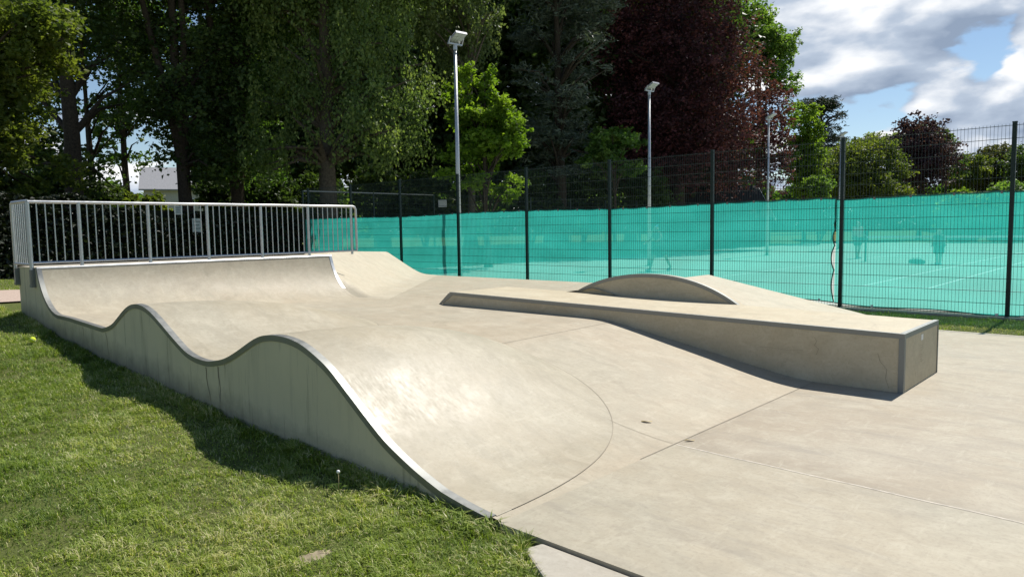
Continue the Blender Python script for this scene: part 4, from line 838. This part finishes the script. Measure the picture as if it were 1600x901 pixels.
 ('shrub', 'dark shrub behind the second floodlight', 'leaf_dark', 36.81, 23.73, 3.6, 0.06, 5000, 0.2, 'leaf', 'dark shrubs under the wood', 0, [(36.99, 23.84, 3.63, 1.84, 1.46, 1), (37.45, 23.24, 2.66, 1.54, 1.15, 1)]),
]

def leaf_cloud(C, size, style, r, droopv=0.):
    n = len(C)
    a = r.normal(size=(n, 3)); a[:, 2] *= .6
    if style == 'droop': a = a * .6 + [0, 0, -1.0]
    a /= np.linalg.norm(a, axis=1, keepdims=True)
    b = np.cross(a, r.normal(size=(n, 3))); b /= np.linalg.norm(b, axis=1, keepdims=True) + 1e-9
    nr = np.cross(a, b)
    L = size * r.uniform(.45, 1.5, n)[:, None]; Wd = L * (.13 if style == 'needle' else .34)
    if style == 'needle': L = L * 1.25
    V = np.empty((n, 4, 3)); V[:, 0] = C - a * L * .5; V[:, 1] = C + b * Wd + nr * Wd * .35; V[:, 2] = C + a * L * .5; V[:, 3] = C - b * Wd + nr * Wd * .35
    return V.reshape(-1, 3)
def make_tree(name, label, mat, bx, by, h, tr, n, leaf, style, group, fork, crowns, seed):
    r = np.random.default_rng(seed)
    z0 = float(ground_z(bx, by))
    catname = {'shrub': 'shrub', 'copper_beech': 'tree'}.get(name, 'tree')
    t = thing(name, label, catname, (bx, by, z0), 0, group)
    B = np.array([bx, by, z0]); cs = np.array([c[:6] for c in crowns], float); cs[:, :3] -= B
    # trunk and limbs
    mb = MB()
    stems = [(0., 0.)] if not fork else [(0., 0.), (r.uniform(-.05, .12), r.uniform(-.1, .1)), (r.uniform(-.12, .02), r.uniform(-.1, .1))]
    tops = []
    for k, (lx, ly) in enumerate(stems):
        zs = np.linspace(-.2, h * .8, 12); wob = r.normal(0, .06 * min(1, h / 8), (12, 2)).cumsum(0) * .5; wob[0] = 0
        P = np.column_stack([lx * np.clip(zs - h * .16, 0, None) * 1.6 + wob[:, 0], ly * np.clip(zs - h * .16, 0, None) + wob[:, 1], zs]); R_ = tr * (1 - .75 * np.clip(zs / (h * .85), 0, 1)) * (1. if k == 0 else .8)
        R_[0] *= 1.6; R_[1] *= 1.08; mb.tube(P, R_, 10, False); tops.append(P)
    if name == 'shrub':
        mb = MB()
        for k in range(5):
            e = np.array([r.normal(0, .5), r.normal(0, .5), h * .55]); mb.tube([[0, 0, -.1], e * .5 + [0, 0, .1], e], [tr, tr * .7, tr * .3], 6, False)
    clC = []; clR = []; clW = []
    for (x, y, z, rx, rz, w) in cs:
        vol = rx * rx * rz; k = int(max(8, 16 * w * vol ** .62))
        d = r.normal(size=(k, 3)); d /= np.linalg.norm(d, axis=1, keepdims=True); rad = r.uniform(.12, 1, k) ** .45
        c = d * rad[:, None] * [rx, rx * .85, rz] + [x, y, z]
        clC.append(c); sr = np.clip(.30 * vol ** .30, .28, 1.25) * r.uniform(.55, 1.25, k); clR.append(sr); clW.append(w * sr ** 2)
        if name != 'shrub' and w > .3:
            for q in c[: 5]:
                P = tops[r.integers(len(tops))]; zt = np.clip(q[2] - r.uniform(.8, 2.2), h * .22, h * .78); i = int(np.argmin(abs(P[:, 2] - zt))); p0 = P[i]
                mdl = (p0 + q) / 2 + [0, 0, .35]; mb.tube([p0, mdl, q], [tr * .34, tr * .2, tr * .05], 6, False)
    mb.build('trunk', M['bark_pale'] if name in ('lime_tree', 'birch_tree') else M['bark'], t, True)
    clC = np.concatenate(clC); clR = np.concatenate(clR); clW = np.concatenate(clW)
    tone1 = r.uniform(0, 1, len(clC)); ns = 6
    if name == 'copper_beech': clR = clR * .82
    off = r.normal(size=(len(clC), ns, 3)) * clR[:, None, None] * ([.35, .35, .75] if style == 'droop' else [.62, .62, .34])
    clC = (clC[:, None] + off).reshape(-1, 3); sc_ = r.uniform(.38, .72, (len(clR), ns)); clR0 = clR; clR = (clR[:, None] * sc_).ravel(); clW = (clW[:, None] * sc_ ** 1.6).ravel(); clW /= clW.sum()
    tone = np.clip(.55 * np.repeat(tone1, ns) + .45 * r.uniform(0, 1, len(clC)), 0, 1)
    pick = r.choice(len(clC), n, p=clW); g = r.normal(size=(n, 3))
    if style == 'droop': fl = np.array([.42, .42, .85]); g[:, 2] = g[:, 2] - .5
    elif style == 'needle': fl = np.array([.62, .62, .26])
    else: fl = np.array([.55, .55, .40])
    C = clC[pick] + g * clR[pick][:, None] * fl
    keep = C[:, 2] + z0 > float(ground_z(bx, by)) + .1; C = C[keep]; pick = pick[keep]; n = len(C)
    v = np.clip(.72 * tone[pick] + .28 * r.uniform(0, 1, n), 0, 1)
    npmesh('crown', leaf_cloud(C, leaf, style, r), np.arange(4 * n).reshape(n, 4), M[mat], t, False, {'v': v})
    return t
for i, T_ in enumerate(TREES): make_tree(*T_, seed=100 + i)

# clipped dark hedge behind the skate park
def hedge():
    pts = np.array([(-9, 18.8), (-3, 19.8), (2.5, 21.0), (4.7, 22.1), (8.8, 22.8), (13.9, 23.7)]); r = np.random.default_rng(5)
    seg = np.linalg.norm(np.diff(pts, axis=0), axis=1); cum = np.concatenate([[0], seg.cumsum()]); n = 52000
    t = thing('hedge', 'long dense dark hedge behind the railing, ending at the corner of the court fence', 'hedge', (4.7, 22.1, .5))
    s = r.uniform(0, cum[-1], n); x = np.interp(s, cum, pts[:, 0]); y = np.interp(s, cum, pts[:, 1])
    hh = 2.15 + .12 * np.sin(s * 1.3) + .09 * np.sin(s * 3.7); face = r.uniform(0, 1, n)
    z = np.where(face < .7, r.uniform(0, 1, n), 1 - np.abs(r.normal(0, .04, n))) * hh; dd = np.where(face < .7, -.55 + r.normal(0, .09, n), r.uniform(-.6, .6, n))
    dirx = np.interp(s, cum[:-1], np.diff(pts[:, 1]) / seg); C = np.column_stack([x + dirx * -dd * .4, y + dd, z + ground_z(x, y)]) - np.array([4.7, 22.1, .5])
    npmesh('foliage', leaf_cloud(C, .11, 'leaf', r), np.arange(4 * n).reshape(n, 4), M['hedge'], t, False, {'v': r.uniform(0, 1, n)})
    st = MB(); core = []
    for q in np.arange(.4, cum[-1], .6):
        px, py = np.interp(q, cum, pts[:, 0]), np.interp(q, cum, pts[:, 1]); st.tube([[px - 4.7, py - 22.1, -.6], [px - 4.7, py - 22.1, 1.4]], .03, 5)
    st.build('stem', M['bark'], t)
    ss = np.linspace(0, cum[-1], 60); px, py = np.interp(ss, cum, pts[:, 0]) - 4.7, np.interp(ss, cum, pts[:, 1]) - 22.1
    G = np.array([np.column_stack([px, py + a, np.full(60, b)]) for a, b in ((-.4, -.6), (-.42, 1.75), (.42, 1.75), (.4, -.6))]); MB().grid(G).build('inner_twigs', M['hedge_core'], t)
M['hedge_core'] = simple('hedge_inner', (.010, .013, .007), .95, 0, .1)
hedge()
notice('notice_board', 'small pale notice high up on the dark hedge behind the railing', 9.05, 22.05, 2.25, .24, .26, .15)
notice('notice_board', 'larger pale notice lower down on the dark hedge behind the railing', 9.62, 22.15, 1.80, .30, .42, .15, 0, 4)
# low clipped hedge and bushes on the far right, beyond the courts
FH = [(63.5, 12.2), (63.8, 9.4), (64.0, 6.6), (64.2, 3.8), (64.4, 1.0), (64.6, -1.8)]
def bush(loc, rad, label, mat, seed, n=4200):
    r = np.random.default_rng(seed); t = thing('bush', label, 'bush', (loc[0], loc[1], 0), 0, 'bushes beyond the courts')
    d = r.normal(size=(n, 3)); d /= np.linalg.norm(d, axis=1, keepdims=True); C = d * (r.uniform(.5, 1, n) ** .4)[:, None] * [rad * .9, rad * 1.05, rad * 1.15] + [0, 0, rad * 1.1]; C += r.normal(0, .12, C.shape); C = C[C[:, 2] > .05]; n = len(C)
    npmesh('foliage', leaf_cloud(C, .3, 'leaf', r), np.arange(4 * n).reshape(n, 4), M[mat], t, False, {'v': r.uniform(0, 1, n)})
    st = MB()
    for k in range(4): st.tube([[0, 0, -.1], [r.normal(0, .4), r.normal(0, .4), rad]], [.06, .02], 5)
    st.build('stem', M['bark'], t)
for i, (x, y) in enumerate(FH):
    bush((x, y), 1.75 + .25 * math.sin(i * 2.1), ['yellow-green bush beyond the courts, first in the row after the olive green tree', 'yellow-green bush at the left foot of the purple-leaved tree', 'rounded green bush at the right foot of the purple-leaved tree', 'yellow-green bush in the row left of the last fence post', 'yellow-green bush directly behind the last fence post', 'yellow-green bush at the far right end of the row'][i], ['leaf_bright2', 'leaf_fresh', 'leaf_olive', 'leaf_bright2', 'leaf_bright2', 'leaf_fresh'][i], 40 + i)

# far-off wood closing the horizon
def far_wood():
    r = np.random.default_rng(77); n = 90000
    az = np.radians(r.uniform(2, 98, n)); lump = 9.0 + 1.2 * np.sin(az * 31) + .9 * np.sin(az * 77 + 1) + .8 * np.sin(az * 143)
    z = r.uniform(0, 1, n) ** .8 * lump + r.normal(0, .3, n); d = 128 + 5 * np.sin(az * 40) + r.normal(0, 2.0, n) - 3 * np.sqrt(np.clip(1 - (z / 11) ** 2, 0, 1))
    C = np.column_stack([np.sin(az) * d, np.cos(az) * d, np.clip(z, .1, None)])
    clump = r.uniform(0, 1, (400, 60)); v = clump[(az * 150).astype(int) % 400, np.clip(z * 3, 0, 59).astype(int)] * .6 + .4 * r.uniform(0, 1, n)
    o = npmesh('far_wood', leaf_cloud(C, .85, 'leaf', r), np.arange(4 * n).reshape(n, 4), M['leaf_green'], None, False, {'v': v}); o['kind'] = 'stuff'
far_wood()

# ------------------------------------------------------------------ grass blades
def grass():
    r = np.random.default_rng(11); X = []; Y = []; S = []
    def zone(n, x0, x1, y0, y1, s):
        x = r.uniform(x0, x1, n); y = r.uniform(y0, y1, n); az = np.degrees(np.arctan2(x, y)); k = (az > -2) & (az < 62); X.append(x[k]); Y.append(y[k]); S.append(np.full(k.sum(), s))
    zone(120000, -.2, 2.585, 1.6, 4.6, 1.0); zone(105000, -.3, 2.585, 4.6, 8.0, 1.15); zone(95000, -1.0, 2.585, 8.0, 13.0, 1.4); zone(45000, -1.5, 2.585, 13, 21, 1.7); zone(20000, 2.6, 9, 15.7, 21, 1.7)
    zone(15000, 2.44, 2.592, 2.55, 11.8, 1.9)
    n0 = 26000; x = r.uniform(11.62, 13.4, n0); y = r.uniform(-1.5, 5.5, n0); X.append(x); Y.append(y); S.append(np.full(n0, 1.3))
    x = np.concatenate(X); y = np.concatenate(Y); s = np.concatenate(S)
    def vn(x, y, f, sd):
        rr = np.random.default_rng(sd); T = rr.uniform(0, 1, (64, 64)); a = x * f + 100; b = y * f + 100; i = np.floor(a).astype(int); j = np.floor(b).astype(int); u = a - i; v = b - j; u = u * u * (3 - 2 * u); v = v * v * (3 - 2 * v); g = lambda p, q: T[p % 64, q % 64]
        return g(i, j) * (1 - u) * (1 - v) + g(i + 1, j) * u * (1 - v) + g(i, j + 1) * (1 - u) * v + g(i + 1, j + 1) * u * v
    p1 = vn(x, y, 1.1, 1); p2 = vn(x, y, 3.6, 2); p3 = vn(x, y, 9., 3)
    bare = np.exp(-(((x - 1.80) / .10) ** 2 + ((y - 3.02) / .07) ** 2)) + .6 * np.exp(-(((x - .95) / .2) ** 2 + ((y - 4.2) / .2) ** 2))
    onp = (np.abs(y - (14.3 + .05 * (x - 2) + .25 * np.sin(x * .5))) < 1.28)
    slab = (x > 1.75) & (x < 2.6) & (y < 2.28) & (y < 2.27 - (2.49 - x) * 1.64)
    k = (r.uniform(0, 1, len(x)) < np.clip(.22 + 1.25 * p3 * (.35 + p2), .12, 1)) & (bare < r.uniform(.12, .9, len(x))) & ~onp & ~slab
    x, y, s, p1, p2, p3 = (q[k] for q in (x, y, s, p1, p2, p3)); n = len(x); z = ground_z(x, y)
    edge = np.clip((x - 2.42) / .14, 0, 1) * (x < 2.6)
    H = (.017 + .026 * p2 * (.5 + p3)) * r.uniform(.5, 1.5, n) * (.75 + .25 * s) * (1 + .9 * edge); H = np.minimum(H, .10)
    clump = vn(x, y, 14., 8) * 6.28 * 2; a = clump + r.normal(0, .9, n); lean = r.uniform(.35, 1.5, n); w = r.uniform(.0014, .0028, n) * s
    dx = np.cos(a); dy = np.sin(a); px = -dy; py = dx
    V = np.empty((n, 5, 3)); b = np.column_stack([x, y, z - .004])
    V[:, 0] = b - np.column_stack([px, py, 0 * px]) * w[:, None]; V[:, 1] = b + np.column_stack([px, py, 0 * px]) * w[:, None]
    m_ = b + np.column_stack([dx * lean * H * .35, dy * lean * H * .35, H * .65]); V[:, 2] = m_ + np.column_stack([px, py, 0 * px]) * (w * .8)[:, None]; V[:, 3] = m_ - np.column_stack([px, py, 0 * px]) * (w * .8)[:, None]
    V[:, 4] = b + np.column_stack([dx * lean * H, dy * lean * H, H * (1.05 - .25 * lean)])
    i = np.arange(n)[:, None] * 5
    v = np.clip(.12 + .46 * p1 + .22 * p2 - .08 + r.normal(0, .13, n), 0, .80); dry = r.uniform(0, 1, n) < np.clip(.13 + .6 * (p1 - .5) + .5 * (p3 - .5), .06, .6); v = np.where(dry, r.uniform(.82, 1, n), v)
    o = npmesh('lawn_grass', V.reshape(-1, 3), [i + [0, 1, 2, 3], i + [3, 2, 4]], M['grass'], None, False, {'v': np.concatenate([v, v])})
    o['kind'] = 'stuff'
grass()
# bare earth patch in the lawn
r = np.random.default_rng(3); a = np.linspace(0, 2 * np.pi, 28, endpoint=False); rr = 1 + .25 * r.normal(size=28) * .6
P = np.column_stack([1.80 + .085 * rr * np.cos(a), 3.02 + .05 * rr * np.sin(a)]); P = np.vstack([P, [[1.80, 3.02]]]); P = np.column_stack([P, ground_z(P[:, 0], P[:, 1]) + np.r_[np.full(28, .001), .006]])
o = npmesh('bare_earth_patch', P, np.array([[i, (i + 1) % 28, 28] for i in range(28)]), M['soil']); o['kind'] = 'structure'

# tennis ball, dandelion, fallen leaves and spots
def sphere(r_, n=24, k=14):
    th = np.linspace(0, np.pi, k); ph = np.linspace(0, 2 * np.pi, n + 1); return np.stack([r_ * np.sin(th)[:, None] * np.cos(ph), r_ * np.sin(th)[:, None] * np.sin(ph), r_ * np.cos(th)[:, None] + 0 * ph], -1)
bx, by = 2.28, 9.87; t = thing('tennis_ball', 'yellow-green tennis ball lying on the lawn near the shadow of the wall', 'ball', (bx, by, float(ground_z(bx, by)) + .055))
MB().grid(sphere(.034)).build('felt', M['ball'], t, True)
tt = np.linspace(0, 2 * np.pi, 60); cu = np.column_stack([.034 * np.cos(tt) * np.cos(.45 * np.sin(2 * tt)), .034 * np.sin(tt) * np.cos(.45 * np.sin(2 * tt)), .034 * np.sin(.45 * np.sin(2 * tt))]); MB().tube(cu, .0012, 5, False).build('seam', M['white'], t)
dx_, dy_ = 2.335, 3.62; z0 = float(ground_z(dx_, dy_)); t = thing('dandelion', 'dandelion seed head on a thin stalk in the grass at the foot of the wall', 'flower', (dx_, dy_, z0))
MB().tube([[0, 0, 0], [.006, .002, .07], [.004, .0, .125]], .0022, 6).build('stalk', M['drydead'], t, True)
mb = MB().grid(sphere(.011, 12, 8) + np.array([.004, 0, .132])); mb.build('seed_head', M['white'], t, True)
r = np.random.default_rng(8); mb = MB()
for k in range(9):
    a = r.uniform(0, 6.28); l = r.uniform(.05, .09); d = np.array([math.cos(a), math.sin(a)]); p = np.array([-d[1], d[0]]) * .011
    mb.add([[0, 0, .01], [*(d * l * .5 + p), .05], [*(d * l), .045], [*(d * l * .5 - p), .05]], [[0, 1, 2, 3]])
npo = mb.build('leaf_rosette', M['leaf_bright2'], t)
def dryleaf(x, y, z, L_, rz, label):
    P = []; n = 9
    for i in range(n):
        u = i / (n - 1); w = .17 * L_ * math.sin(math.pi * u) ** .7; P.append([[L_ * (u - .5), -w, .007 + .005 * math.sin(5 * u)], [L_ * (u - .5), 0, .003 + .004 * u], [L_ * (u - .5), w, .007 + .004 * math.cos(4 * u)]])
    o = MB().grid(np.array(P)).build('fallen_leaf', M['drydead'], None, True); o.location = (x, y, z); o.rotation_euler = (0, 0, rz); tag(o, label, 'leaf', 'fallen leaves on the concrete'); return o
dryleaf(4.62, 2.92, float(base(4.62, 2.92)) + .003, .085, -.75, 'dry leaf lying on the bank just above the floor joint')
dryleaf(4.52, 2.50, .003, .075, -.7, 'dry leaf lying on the lower floor where two joints cross')
dryleaf(3.65, 4.72, float(base(3.65, 4.72)) + .31, .07, .6, 'small dry leaf resting on the rounded top of the near hump')
